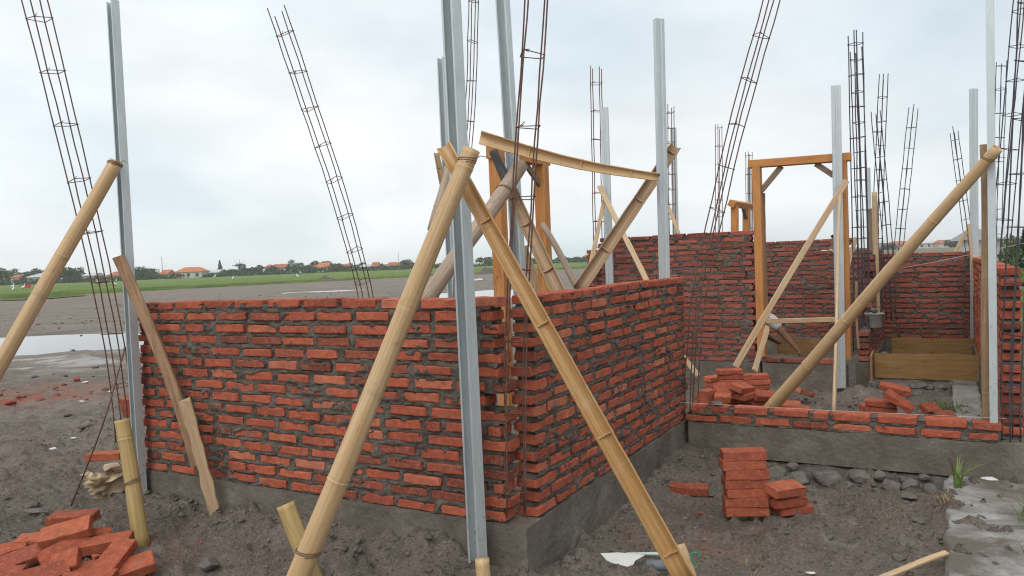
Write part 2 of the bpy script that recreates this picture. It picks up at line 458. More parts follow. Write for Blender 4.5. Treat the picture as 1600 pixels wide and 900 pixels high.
class MB:
    """collects simple shapes for one mesh"""
    def __init__(s): s.v, s.f = [], []
    def add(s, verts, faces):
        n = len(s.v); s.v += [tuple(v) for v in verts]; s.f += [tuple(i + n for i in f) for f in faces]; return s
    def box(s, lo, hi, mtx=None):
        c = [Vector((x, y, z)) for x in (lo[0], hi[0]) for y in (lo[1], hi[1]) for z in (lo[2], hi[2])]
        if mtx: c = [mtx @ q for q in c]
        return s.add(c, [(0, 1, 3, 2), (4, 6, 7, 5), (0, 4, 5, 1), (2, 3, 7, 6), (0, 2, 6, 4), (1, 5, 7, 3)])
    def tube(s, pts, rad, seg=8, cap=True, closed=False):
        pts = [Vector(p) for p in pts]
        n = len(pts)
        rad = rad if isinstance(rad, (list, tuple)) else [rad] * n
        vs_, fs = [], []
        ref = None
        for i, p in enumerate(pts):
            t = (pts[(i + 1) % n] - pts[i - 1]) if closed else (pts[min(i + 1, n - 1)] - pts[max(i - 1, 0)])
            t.normalize()
            if ref is None: ref = t.orthogonal().normalized()
            ref = (ref - t * ref.dot(t))
            ref = ref.normalized() if ref.length > 1e-6 else t.orthogonal().normalized()
            bn = t.cross(ref)
            for k in range(seg):
                a = 2 * math.pi * k / seg
                vs_.append(p + (ref * math.cos(a) + bn * math.sin(a)) * rad[i])
        for i in range(n if closed else n - 1):
            j = (i + 1) % n
            for k in range(seg):
                fs.append((i * seg + k, i * seg + (k + 1) % seg, j * seg + (k + 1) % seg, j * seg + k))
        if cap and not closed:
            fs.append(tuple(range(seg - 1, -1, -1))); fs.append(tuple((n - 1) * seg + k for k in range(seg)))
        return s.add(vs_, fs)
    def build(s, name, m, parent=None, smooth=False, origin=None, loc=None):
        v = s.v
        if origin is not None:
            o_ = Vector(origin); v = [Vector(q) - o_ for q in v]
        me = np_mesh(name, np.array([tuple(q) for q in v]), s.f, smooth)
        return link(name, me, m, parent, origin if (origin is not None and loc is None) else loc)

def frame_z(d, hint=None):
    """rotation whose local z runs along d; local x towards hint as far as it can"""
    z = d.normalized()
    h = Vector(hint) if hint is not None else Vector((0, -1, 0))
    x = h - z * h.dot(z)
    if x.length < 1e-5: x = z.orthogonal()
    x.normalize()
    y = z.cross(x)
    return Matrix((x, y, z)).transposed()

# ------------------------------------------------------------------ ground
def gh(x, y):
    """ground height (numpy)"""
    x = np.asarray(x, float); y = np.asarray(y, float)
    u = (x - ORG.x) * AV.x + (y - ORG.y) * AV.y
    v = (x - ORG.x) * BV.x + (y - ORG.y) * BV.y
    near = 1 - sstep(9, 20, np.hypot(x, y - 3))
    z = (fbm(x * 1.1, y * 1.1, 3, 3) - .5) * .07 * near + (fbm(x * .12, y * .12, 9, 2) - .5) * .05
    z = z + (fbm(x * 5, y * 5, 21, 4, .6) - .5) * .07 * near
    z = z + np.maximum(fbm(x * 13, y * 13, 31, 3, .6) - .55, 0) * .22 * near
    r_far = np.hypot(x, y - 3)
    rough = sstep(5, 10, r_far) * (1 - sstep(60, 110, r_far))
    z = z + (fbm(x * .7, y * .7, 61, 4, .6) - .5) * .11 * rough - .03 * rough
    z = z - .12 * np.exp(-(((x + 12.0) / 6.5) ** 2 + ((y - 18.8) / 3.0) ** 2) ** 2)
    z = z - .10 * np.exp(-(((x + 1.0) / 4.5) ** 2 + ((y - 38.0) / 6.0) ** 2) ** 2) - .09 * np.exp(-(((x + 13.0) / 3.5) ** 2 + ((y - 54.0) / 1.8) ** 2) ** 2)
    # shallow trench beside the side wall
    pit = sstep(.02, -.35, u) * sstep(-1.80, -1.55, u) * sstep(.1, .7, v) * sstep(2.6, 2.3, v)
    z = z - .055 * pit
    # rubble banked against the front wall's footing
    bank = sstep(-.38, -.02, v) * sstep(.25, .0, v) * sstep(-.05, .12, u) * sstep(3.3, 2.7, u)
    z = z + bank * (.03 + .16 * fbm(x * 3.2, y * 3.2, 41, 3) * sstep(.2, .6, u))
    bank2 = sstep(-.55, -.02, u) * sstep(.2, .0, u) * sstep(1.2, 2.2, v) * sstep(2.7, 2.4, v)
    z = z + bank2 * (.05 + .06 * fbm(x * 5, y * 5, 43, 3))
    # heap under the loose bricks on the left
    z = z + .05 * np.exp(-(((u - 2.15) / .5) ** 2 + ((v + .75) / .35) ** 2))
    # rooms behind: dug-out floor between the footings
    room = sstep(2.75, 3.1, v) * sstep(6.2, 5.4, v) * sstep(-1.75, -1.4, u) * sstep(1.8, 1.2, u)
    z = z - room * .05 + room * .08 * (fbm(x * 2.2, y * 2.2, 51, 3) - .5)
    z = z + .10 * np.exp(-(((u + .35) / .6) ** 2 + ((v - 3.5) / .5) ** 2)) * sstep(2.6, 2.9, v) + .05 * np.exp(-(((u + 1.2) / .4) ** 2 + ((v - 3.8) / .4) ** 2))
    hump = .10 * np.exp(-(((u + .95) / .22) ** 2 + ((v - 5.55) / .2) ** 2))
    return z + hump - .012
_gh0 = gh
_fp = np.random.default_rng(33)
FEET = [(_fp.uniform(-3.6, 3.0), _fp.uniform(2.6, 6.5), _fp.uniform(0, 6.28)) for _ in range(70)]
def gh(x, y):
    x = np.asarray(x, float); y = np.asarray(y, float); z = _gh0(x, y)
    for fx, fy, fa in FEET:                     # shallow boot prints
        k = (np.abs(x - fx) < .25) & (np.abs(y - fy) < .25)
        if not k.any(): continue
        dx, dy = x[k] - fx, y[k] - fy
        a = (dx * math.cos(fa) + dy * math.sin(fa)) / .125; b_ = (-dx * math.sin(fa) + dy * math.cos(fa)) / .05
        r2 = a ** 4 + b_ ** 4
        z[k] += -.020 * np.exp(-r2) + .007 * np.exp(-(r2 - 2.2) ** 2)
    return z
def ghs(x, y): return float(gh(np.array([x]), np.array([y]))[0])
def axis(lo, hi, step, far_lo, far_hi, g=1.14):
    c = list(np.arange(lo, hi, step)); s = step; x = lo
    while x > far_lo: s *= g; x -= s; c.insert(0, x)
    s = step; x = c[-1]
    while x < far_hi: s *= g; x += s; c.append(x)
    return np.array(c)
gx = axis(-4.2, 3.4, .019, -4000, 4000, 1.06); gy = axis(2.35, 7.0, .019, -60, 6000, 1.045)
GX, GY = np.meshgrid(gx, gy, indexing='ij')
GZ = gh(GX, GY)
nx, ny = GX.shape
idx = np.arange(nx * ny).reshape(nx, ny)
faces = np.stack([idx[:-1, :-1], idx[1:, :-1], idx[1:, 1:], idx[:-1, 1:]], -1).reshape(-1, 4)
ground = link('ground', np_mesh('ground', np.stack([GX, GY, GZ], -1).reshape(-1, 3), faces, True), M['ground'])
tag(ground, 'dark grey sand and gravel ground of the building site', kind='structure')

def sheet(name, outline, z, m, label, wob=.25, thick=None, kind='structure', seed=1):
    """flat irregular sheet following an outline; edges wander"""
    pts = []
    n = len(outline)
    for i in range(n):
        a, b_ = Vector(outline[i]), Vector(outline[(i + 1) % n])
        k = 9
        for j in range(k): pts.append(a.lerp(b_, j / k))
    ctr = sum(pts, Vector((0, 0))) / len(pts)
    out = []
    for i, p in enumerate(pts):
        w_ = (fbm(i * .37, seed * 3.3, seed, 3) - .5) * 2 * wob
        d = (p - ctr); d = d.normalized() if d.length else d
        out.append(p + d * float(w_))
    mb = MB()
    k = len(out)
    if thick:
        mb.add([(p.x, p.y, z) for p in out] + [(p.x, p.y, z - thick) for p in out],
               [tuple(range(k))] + [(i, i + k, (i + 1) % k + k, (i + 1) % k) for i in range(k)])
    else:
        mb.add([(p.x, p.y, z) for p in out], [tuple(range(k))])
    o = mb.build(name, m)
    tag(o, label, kind=kind)
    return o
def g2(px, py, z=0): q = G(px, py, z); return (q.x, q.y)

# puddles and the plain beyond
sheet('puddle', [(-24, 14.5), (-24, 25), (-13, 25.5), (-4, 24), (-2.5, 17), (-5, 14), (-12, 13.2)], -.092, M['water'],
      'wide shallow rain puddle on the bare ground left of the front wall', .35, seed=2)
sheet('puddle', [g2(-300, 482), g2(0, 465.5), g2(60, 463.5), g2(130, 459.8), g2(130, 462.2), g2(60, 467.5), g2(0, 470), g2(-300, 488)], .02, M['water'],
      'narrow strip of water along the near edge of the rice field', .5, seed=3)
sheet('puddle', [g2(440, 455.5), g2(500, 453.0), g2(570, 450.5), g2(570, 451.5), g2(520, 454.2), g2(440, 456.8)], -.085, M['water'],
      'thin streak of rainwater on the bare ground behind the front wall', .12, seed=4)
sheet('puddle', [g2(640, 458), g2(720, 448), g2(790, 450), g2(860, 446), g2(900, 452), g2(800, 466), g2(650, 470)], -.088, M['water'],
      'pale rain puddle behind the wall corner and the orange door jamb', .15, seed=5)
sheet('puddle', [g2(742, 436), g2(757, 434), g2(757, 437), g2(742, 438.5)], .0, M['water'],
      'small streak of water in front of the dark sand heap', .1, seed=6)

def bumpy_field(name, corners, z, m, label, res=(60, 40), amp=.25, skirt=.9, seed=3):
    """thick raised sheet between four corners (x, y) with an uneven top"""
    c = [np.array(q, float) for q in corners]
    s, t = np.meshgrid(np.linspace(0, 1, res[0]), np.linspace(0, 1, res[1]) ** 2, indexing='ij')
    X = ((1 - s) * (1 - t))[..., None] * c[0] + (s * (1 - t))[..., None] * c[1] + (s * t)[..., None] * c[2] + ((1 - s) * t)[..., None] * c[3]
    edge = (fbm(s * 40, t * 3, seed, 3) - .5) * 3.0 * (1 - t)
    X[..., 1] += edge
    Z = z + (fbm(X[..., 0] * .4, X[..., 1] * .15, seed, 3) - .5) * amp
    Z[:, 0] = -.1
    vv = np.concatenate([X, Z[..., None]], -1).reshape(-1, 3)
    ii = np.arange(res[0] * res[1]).reshape(res)
    ff = np.stack([ii[:-1, :-1], ii[1:, :-1], ii[1:, 1:], ii[:-1, 1:]], -1).reshape(-1, 4)
    return tag(link(name, np_mesh(name, vv, ff, True), m), label, kind='structure')
bumpy_field('rice_field', [(-150, -17), (70, 168), (420, 900), (-700, 900)], .30, M['field'], 'flat green rice field stretching to the far village', (220, 90), .22)
bumpy_field('dry_field', [(28, 62), (90, 60), (700, 900), (140, 900)], .35, M['dry_field'], 'dry brown field behind the half-built rooms', (60, 40), .25, seed=8)
bumpy_field('grass_field', [(13.5, 17), (40, 15), (90, 60), (30, 60)], .10, M['turf'], 'green grass plain beyond the right hand wall', (60, 40), .2, seed=9)

# ------------------------------------------------------------------ brick walls
def brick_shell(L, D, H, c, seed, xs=5, jit=.0022, chip=.006):
    """one clay brick: a rounded box with worn, uneven arrises"""
    r_ = np.random.default_rng(seed)
    ax = [-L / 2] + list(np.linspace(-L / 2 + c, L / 2 - c, xs)) + [L / 2]
    ay = [-D / 2, -D / 2 + c, D / 2 - c, D / 2]
    az = [-H / 2, -H / 2 + c, H / 2 - c, H / 2]
    ids, vs_, fs = {}, [], []
    def vid(i, j, k):
        if (i, j, k) not in ids:
            ids[(i, j, k)] = len(vs_); vs_.append([ax[i], ay[j], az[k]])
        return ids[(i, j, k)]
    nxx, nyy, nzz = len(ax) - 1, 3, 3
    for i in range(nxx):
        for j in range(nyy):
            fs.append((vid(i, j, 0), vid(i, j + 1, 0), vid(i + 1, j + 1, 0), vid(i + 1, j, 0)))
            fs.append((vid(i, j, nzz), vid(i + 1, j, nzz), vid(i + 1, j + 1, nzz), vid(i, j + 1, nzz)))
        for k in range(nzz):
            fs.append((vid(i, 0, k), vid(i + 1, 0, k), vid(i + 1, 0, k + 1), vid(i, 0, k + 1)))
            fs.append((vid(i, nyy, k), vid(i, nyy, k + 1), vid(i + 1, nyy, k + 1), vid(i + 1, nyy, k)))
    for j in range(nyy):
        for k in range(nzz):
            fs.append((vid(0, j, k), vid(0, j, k + 1), vid(0, j + 1, k + 1), vid(0, j + 1, k)))
            fs.append((vid(nxx, j, k), vid(nxx, j + 1, k), vid(nxx, j + 1, k + 1), vid(nxx, j, k + 1)))
    v = np.array(vs_)
    h = np.array([L / 2 - c, D / 2 - c, H / 2 - c])
    q = np.clip(v, -h, h); d = v - q; ln = np.linalg.norm(d, axis=1, keepdims=True)
    v = q + np.where(ln > 0, d / np.maximum(ln, 1e-9), 0) * c
    corner = (np.abs(vs_) >= (np.array([L, D, H]) / 2 - 1e-6)).sum(1)
    v = v + r_.normal(0, jit, v.shape) * np.array([1, .7, .7])
    pull = r_.random(len(v)) * chip * (corner >= 2) * (r_.random(len(v)) < .55)
    v = v * (1 - pull[:, None] / np.array([L / 2, D / 2, H / 2]) * np.array([.5, .7, .7]))
    return v, fs
BL, BD, BH, PITCHZ = .230, .112, .0460, .0681
def brick_bank(prefix, n, m, L=BL, D=BD, H=BH, xs=5, c=.006, seed=0, jit=.0022, chip=.006):
    out = []
    for i in range(n):
        v, fs = brick_shell(L, D, H, c, seed + i, xs, jit, chip)
        me = np_mesh(prefix, v, fs); me.materials.append(m); out.append(me)
    return out
BANK_NEAR = brick_bank('brick', 16, M['brick'], seed=100)
BANK_DULL = brick_bank('brick', 8, M['brick_dull'], xs=2, c=.005, seed=200)
BANK_NEW = brick_bank('brick', 10, M['brick_new'], c=.0035, seed=300, jit=.0011, chip=.010, H=.050, L=.238)
BANK_HALF = brick_bank('brick', 5, M['brick_new'], L=.13, c=.0035, seed=330, jit=.002, chip=.014, H=.050)

def grid_mesh(name, X, Y, Z, m, parent, smooth=False):
    n0, n1 = X.shape
    ii = np.arange(n0 * n1).reshape(n0, n1)
    ff = np.stack([ii[:-1, :-1], ii[1:, :-1], ii[1:, 1:], ii[:-1, 1:]], -1).reshape(-1, 4)
    return np_mesh(name, np.stack([X, Y, Z], -1).reshape(-1, 3), ff, smooth)

def brick_wall(label, org, ang, length, courses, z0=.23, bank=BANK_NEAR, res=.008, seed=1, left=(0, .03), right=(0, .03),
               beam=(0, 0), beam_z=(-.06, .23), beam_back=.02, profile=None, cat='wall', mort=M['mortar'], name='brick_wall', drop=None, smear=.615, offs=0.0):
    """running-bond wall of single bricks: local x along, y into the wall, z up.
    profile(x) -> number of courses there; left/right = (inset, toothing depth)"""
    r_ = random.Random(seed)
    root = empty(name, (org.x, org.y, 0), ang)
    tag(root, label, cat, kind='thing')
    T = BD
    rows = []
    for c in range(courses):
        x = left[0] + (left[1] * (c % 2)) + r_.uniform(0, .012)
        end = length - (right[0](c) if callable(right[0]) else right[0]) - right[1] * ((c + 1) % 2) - r_.uniform(0, .012)
        first = True
        row = []
        while x < end - .045:
            Lb = BL * r_.uniform(.94, 1.03)
            if first:
                Lb *= (.5 if (c % 2) else 1.0) * r_.uniform(.8, 1.1) + offs * 0
                first = False
            if r_.random() < .045: Lb *= r_.uniform(.35, .6)
            if x + Lb > end - .07: Lb = end - x
            if Lb > BL * 1.12:
                Lb = BL * r_.uniform(.55, .7)
            if profile is None or c < profile(x + Lb / 2): row.append((x, x + Lb))
            x += Lb + r_.uniform(.024, .046)
        rows.append(row)
    def wave(x, c): return (vnoise(np.asarray(x) * 1.3 + c * .13, np.full(np.shape(x), c * .31), seed) - .5) * .014
    for c, row in enumerate(rows):
        zc = z0 + PITCHZ * (c + .5) - .004
        for (x0, x1) in row:
            if drop and drop(x0, x1, c): continue
            xm = (x0 + x1) / 2
            me = bank[r_.randrange(len(bank))]
            o = link('brick', me, None, root)
            o.location = (xm, T / 2 + r_.uniform(-.004, .004), zc + float(wave(xm, c)) + r_.uniform(-.0025, .0025))
            o.rotation_euler = (r_.uniform(-.02, .02), r_.uniform(-.011, .011), r_.uniform(-.014, .014) + (math.pi if r_.random() < .5 else 0))
            o.scale = ((x1 - x0) / BL, 1, r_.uniform(.9, 1.06))
    # mortar body: rough, squeezed out of the joints; both faces, ends and top
    nxg = max(4, int(length / res)); nzg = max(4, int(courses * PITCHZ / res))
    xs = np.linspace(0, length, nxg); zs = np.linspace(0, courses * PITCHZ - .030, nzg)
    Xg, Zg = np.meshgrid(xs, zs, indexing='ij')
    dep = np.full(Xg.shape, .0)
    inside = np.zeros(Xg.shape, bool); alive = np.zeros(Xg.shape, bool)
    edge_d = np.full(Xg.shape, 1.0)
    cidx = np.clip((Zg / PITCHZ).astype(int), 0, courses - 1)
    for c, row in enumerate(rows):
        if not row: continue
        selc = cidx == c
        lo_, hi_ = row[0][0], row[-1][1]
        alive |= selc & (Xg > lo_ + .004) & (Xg < hi_ - .004)
        zc = PITCHZ * (c + .5) - .004 + wave(Xg, c)
        dz = BH / 2 - np.abs(Zg - zc)
        for (x0, x1) in row:
            dx = (x1 - x0) / 2 - np.abs(Xg - (x0 + x1) / 2)
            d = np.minimum(dx, dz)
            inside |= d > .003
            edge_d = np.where(np.abs(d) < np.abs(edge_d), d, edge_d)
    n1 = fbm(Xg * 22, Zg * 26, seed + 5, 4, .6); n2 = fbm(Xg * 5, Zg * 6, seed + 9, 3); n3 = fbm(Xg * 70, Zg * 80, seed + 13, 2)
    rec = .007 - .036 * (n1 - .47) - .020 * (n2 - .5) - .012 * (n3 - .5)
    sm = fbm(Xg * 9, Zg * 16, seed + 19, 4, .6)
    over = sm > smear + .10 * np.clip(edge_d / .02, 0, 1.5)      # mortar smeared over the brick faces
    dep = np.where(inside, np.where(over, -.0045 - .006 * (n1 - .4), .030), np.clip(rec, -.006, .040))
    ii = np.arange(nxg * nzg).reshape(nxg, nzg)
    front = np.stack([Xg, dep, Zg + z0], -1).reshape(-1, 3)
    rec_b = np.where(inside, .030, .012 - .02 * (n2 - .5))
    back = np.stack([Xg, T - rec_b, Zg + z0], -1).reshape(-1, 3)
    ok = alive[:-1, :-1] & alive[1:, :-1] & alive[1:, 1:] & alive[:-1, 1:]
    fr = np.stack([ii[:-1, :-1], ii[1:, :-1], ii[1:, 1:], ii[:-1, 1:]], -1)[ok]
    K = nxg * nzg
    bk = (fr + K)[:, ::-1]
    # rim where the body ends
    pad = np.pad(ok, 1)
    rim = []
    e = np.argwhere(ok & ~pad[:-2, 1:-1]); rim += [(ii[a, b_ + 1], ii[a, b_], ii[a, b_] + K, ii[a, b_ + 1] + K) for a, b_ in e][::-1]
    e = np.argwhere(ok & ~pad[2:, 1:-1]); rim += [(ii[a + 1, b_], ii[a + 1, b_ + 1], ii[a + 1, b_ + 1] + K, ii[a + 1, b_] + K) for a, b_ in e]
    e = np.argwhere(ok & ~pad[1:-1, 2:]); rim += [(ii[a + 1, b_ + 1], ii[a, b_ + 1], ii[a, b_ + 1] + K, ii[a + 1, b_ + 1] + K) for a, b_ in e]
    ff = np.concatenate([fr, bk, np.array(rim, dtype=fr.dtype).reshape(-1, 4)])
    link('mortar', np_mesh('mortar', np.concatenate([front, back]), ff), mort, root)
    if beam is not None:
        concrete_beam('foundation_beam', root, -beam[0], length + beam[1], beam_z, T, seed)
    return root

def concrete_beam(name, parent, x0, x1, zr, T=BD, seed=1, proud=.014, back=.02, res=.012):
    L = x1 - x0
    na, nb = max(3, int(L / res)), max(3, int((zr[1] - zr[0]) / res))
    sec = []                                    # section outline: front face up, top to the back, back face down
    f = np.linspace(zr[0], zr[1], nb)
    yz = [(-proud, z) for z in f] + [(y, zr[1]) for y in np.linspace(-proud + .012, T + back - .012, 8)] + [(T + back, z) for z in f[::-1]]
    yz = np.array(yz)
    X = np.linspace(x0, x1, na)[:, None] + 0 * yz[None, :, 0]
    Yy = 0 * X + yz[None, :, 0]; Zz = 0 * X + yz[None, :, 1]
    n = (fbm(X * 7, Zz * 9 + Yy * 9, seed + 60, 4, .6) - .5); nn = (fbm(X * 30, Zz * 34 + Yy * 31, seed + 66, 3, .6) - .5)
    front = (yz[None, :, 0] < 0)
    Yy = Yy - np.where(front, n * .012 + nn * .005, 0)
    top = (np.arange(len(yz)) >= nb) & (np.arange(len(yz)) < nb + 8)
    Zz = Zz + np.where(top[None, :], n * .016 + nn * .008 - .004, 0)
    vv = np.stack([X, Yy, Zz], -1).reshape(-1, 3)
    k = len(yz); ii = np.arange(na * k).reshape(na, k)
    ff = [tuple(q) for q in np.stack([ii[:-1, :-1], ii[1:, :-1], ii[1:, 1:], ii[:-1, 1:]], -1).reshape(-1, 4)]
    ff += [tuple(ii[0, ::-1]), tuple(ii[-1, :])]
    ff = [tuple(reversed(q)) for q in ff][::1]
    return link(name, np_mesh(name, vv, ff, False), M['concrete'], parent)

# front wall (A): u 2.80 .. 0.085, face at v = 0
brick_wall('long red brick front wall with thick grey mortar, facing the camera at left', W(2.80, 0), ANG_A, 2.765, 16, seed=11,
           right=(lambda c: .055 if c > 10 else .030, .035), left=(.01, .02), beam=(.02, .05), beam_z=(-.10, .232))
# side wall (B): v 0.11 .. 2.62, face at u = 0
brick_wall('red brick side wall receding from the open corner to the low wall', W(0, .118), ANG_B, 2.517, 16, seed=23,
           left=(.0, .03), right=(0, .02), beam=(-.012, .0), beam_z=(-.12, .229))
# low wall closing the next room
brick_wall('low brick wall, two courses high on a grey foundation beam', W(-.03, 2.47), ANG_A, 2.0, 2, seed=31,
           beam=(-.02, .50), beam_z=(.0, .23), bank=BANK_NEW[:1] + BANK_NEAR)
# far wall left of the tall door frame
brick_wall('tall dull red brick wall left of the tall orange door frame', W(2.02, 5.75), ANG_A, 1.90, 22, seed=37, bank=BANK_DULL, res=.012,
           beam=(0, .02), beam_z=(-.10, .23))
brick_wall('single course of bricks forming the sill under the tall door frame', W(.08, 5.76), ANG_A, .78, 1, seed=39, bank=BANK_DULL, res=.012,
           beam=(-.022, .10), beam_z=(-.10, .226), beam_back=.02)
# partition running away from the door frame
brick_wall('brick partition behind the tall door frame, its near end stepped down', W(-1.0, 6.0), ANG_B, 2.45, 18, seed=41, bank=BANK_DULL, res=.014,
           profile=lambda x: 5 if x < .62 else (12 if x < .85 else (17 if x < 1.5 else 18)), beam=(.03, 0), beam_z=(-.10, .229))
# back walls
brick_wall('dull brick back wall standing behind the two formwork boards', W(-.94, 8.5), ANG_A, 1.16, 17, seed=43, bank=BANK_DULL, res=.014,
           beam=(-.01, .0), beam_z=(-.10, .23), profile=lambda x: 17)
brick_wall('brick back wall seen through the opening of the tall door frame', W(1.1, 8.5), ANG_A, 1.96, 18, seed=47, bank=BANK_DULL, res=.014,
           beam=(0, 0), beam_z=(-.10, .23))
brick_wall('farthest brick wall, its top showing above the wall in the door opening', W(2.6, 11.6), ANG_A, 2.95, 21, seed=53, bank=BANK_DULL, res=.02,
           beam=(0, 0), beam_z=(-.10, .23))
# right hand wall seen end on
brick_wall('right hand brick wall seen end on behind the bundled rebar', W(-2.145, 2.66), ANG_B, 5.8, 16, seed=59, bank=BANK_NEAR, res=.014,
           left=(0, .035), beam=(.06, 0), beam_z=(-.10, .229), profile=lambda x: 16)
# short stub left of the far wall post
brick_wall('narrow brick stub beside the thin rebar left of the far wall', W(2.12, 5.86), ANG_B, .9, 20, seed=61, bank=BANK_DULL, res=.014,
           beam=(0, 0), beam_z=(-.10, .228))

# ------------------------------------------------------------------ steel posts (lipped C channel)
def steel_post(label, foot, top, turn, w=.078, fl=.042, lip=.013, t=.0022, group=None):
    """turn: the web's outer side faces this compass angle (degrees, 0 = towards the camera, + to the right)"""
    foot, top = Vector(foot), Vector(top)
    d = top - foot
    a = R(turn)
    n = Vector((math.sin(a), -math.cos(a), 0))
    fr = frame_z(d, n)                          # local x = web's outward normal
    h = w / 2; cxo = fl / 2
    # stiffening fold down the web, as rolled studs have
    prof = [(-fl, -h + lip), (-fl, -h), (0, -h), (0, -h * .35), (-.006, -h * .2), (-.006, h * .2), (0, h * .35), (0, h), (-fl, h), (-fl, h - lip)]
    inner = []
    for i, p in enumerate(prof):
        p0, p1 = Vector(prof[max(i - 1, 0)]), Vector(prof[min(i + 1, len(prof) - 1)])
        e1 = (Vector(p) - p0); e2 = (p1 - Vector(p))
        nn = Vector((0, 0))
        for e in (e1, e2):
            if e.length > 0: nn += Vector((-e.y, e.x)).normalized()
        nn.normalize()
        inner.append(Vector(p) + nn * t * 1.2)
    loop = [Vector(p) for p in prof] + inner[::-1]
    k = len(loop); ns = 12
    mb = MB(); vs_, fs = [], []
    for i in range(ns + 1):
        s = i / ns
        for q in loop:
            vs_.append(fr @ Vector((q.x + cxo, q.y, 0)) + d * s)
        if i:
            for j in range(k): fs.append(((i - 1) * k + j, (i - 1) * k + (j + 1) % k, i * k + (j + 1) % k, i * k + j))
    m_ = len(prof)
    for i in (0, ns):
        for j in range(m_ - 1):
            q = (i * k + j, i * k + j + 1, i * k + k - 2 - j, i * k + k - 1 - j)
            fs.append(q if i else q[::-1])
    mb.add(vs_, fs)
    o = mb.build('steel_post', M['steel'], loc=foot)
    tag(o, label, 'post', group or 'galvanised steel posts of the new house')
    return o
def wire_loop(parent, centre, direction, rx, ry, turns=2, r=.0018, tail=.05, seed=0, tilt=.25):
    """binding wire wound round something, one end sticking out; a part of parent"""
    r_ = random.Random(seed)
    fr = frame_z(Vector(direction))
    pts = []
    for i in range(int(turns * 12) + 1):
        a = 2 * math.pi * i / 12
        pts.append(Vector(centre) + fr @ Vector((math.cos(a) * rx, math.sin(a) * ry, (i / 12 - turns / 2) * .009 + math.sin(a) * rx * tilt)))
    e = pts[-1]
    pts += [e + Vector((tail * .4, -.01, tail * .2)), e + Vector((tail, -.015, tail * r_.uniform(-.2, .9)))]
    mb = MB(); mb.tube(pts, r, 5)
    inv = parent.matrix_basis.inverted()
    me_v = [inv @ Vector(v) for v in mb.v]
    mb.v = [tuple(v) for v in me_v]
    return mb.build('wire_tie', M['wire'], parent)

post_left = steel_post('tall steel post at the left end of the front wall', P(221, 780, 4.85), P(176, 2, 4.80), 138, .080, .046)
post_mid = steel_post('tallest steel post, right in front of the open wall corner', P(747, 880, 3.575), P(700, -95, 3.50), 132, .080, .052)
steel_post('short steel post standing behind the front wall beside the tallest post', P(713, 600, 8.0), P(690, 90, 7.9), 140, .088, .05)
steel_post('tall steel post behind the wall corner, beside the orange door jamb', P(819, 560, 6.1), P(781, -70, 5.95), 140, .100, .055)
post_b = steel_post('steel post rising behind the far end of the side wall', P(1043, 640, 5.85), P(1029, 30, 5.8), 20, .072, .042)
steel_post('steel post beside the left end of the tall far wall', P(957, 560, 9.2), P(944, 168, 9.15), -20, .09, .05)
steel_post('pale steel post showing above the middle of the far wall', P(1060, 560, 11.4), P(1052, 200, 11.3), -20, .085, .05)
post_d = steel_post('steel post standing in front of the right jamb of the tall door frame', P(1314, 606, 8.15), P(1306, 134, 8.1), -15, .090, .05)
steel_post('steel post near the right end of the back wall', P(1523, 545, 9.7), P(1521, 139, 9.7), 10, .084, .05)
post_r = steel_post('steel post beside the vertical bamboo at the end of the low wall', P(1553, 660, 4.78), P(1546, -60, 4.78), 55, .050, .042)
steel_post('thin steel post far behind the wooden post on the right', P(1361, 450, 13.5), P(1357, 262, 13.5), 0, .05, .04)
steel_post('far steel post half hidden by the head of the tall door frame', P(1174, 420, 14.5), P(1171, 262, 14.5), 0, .085, .05)

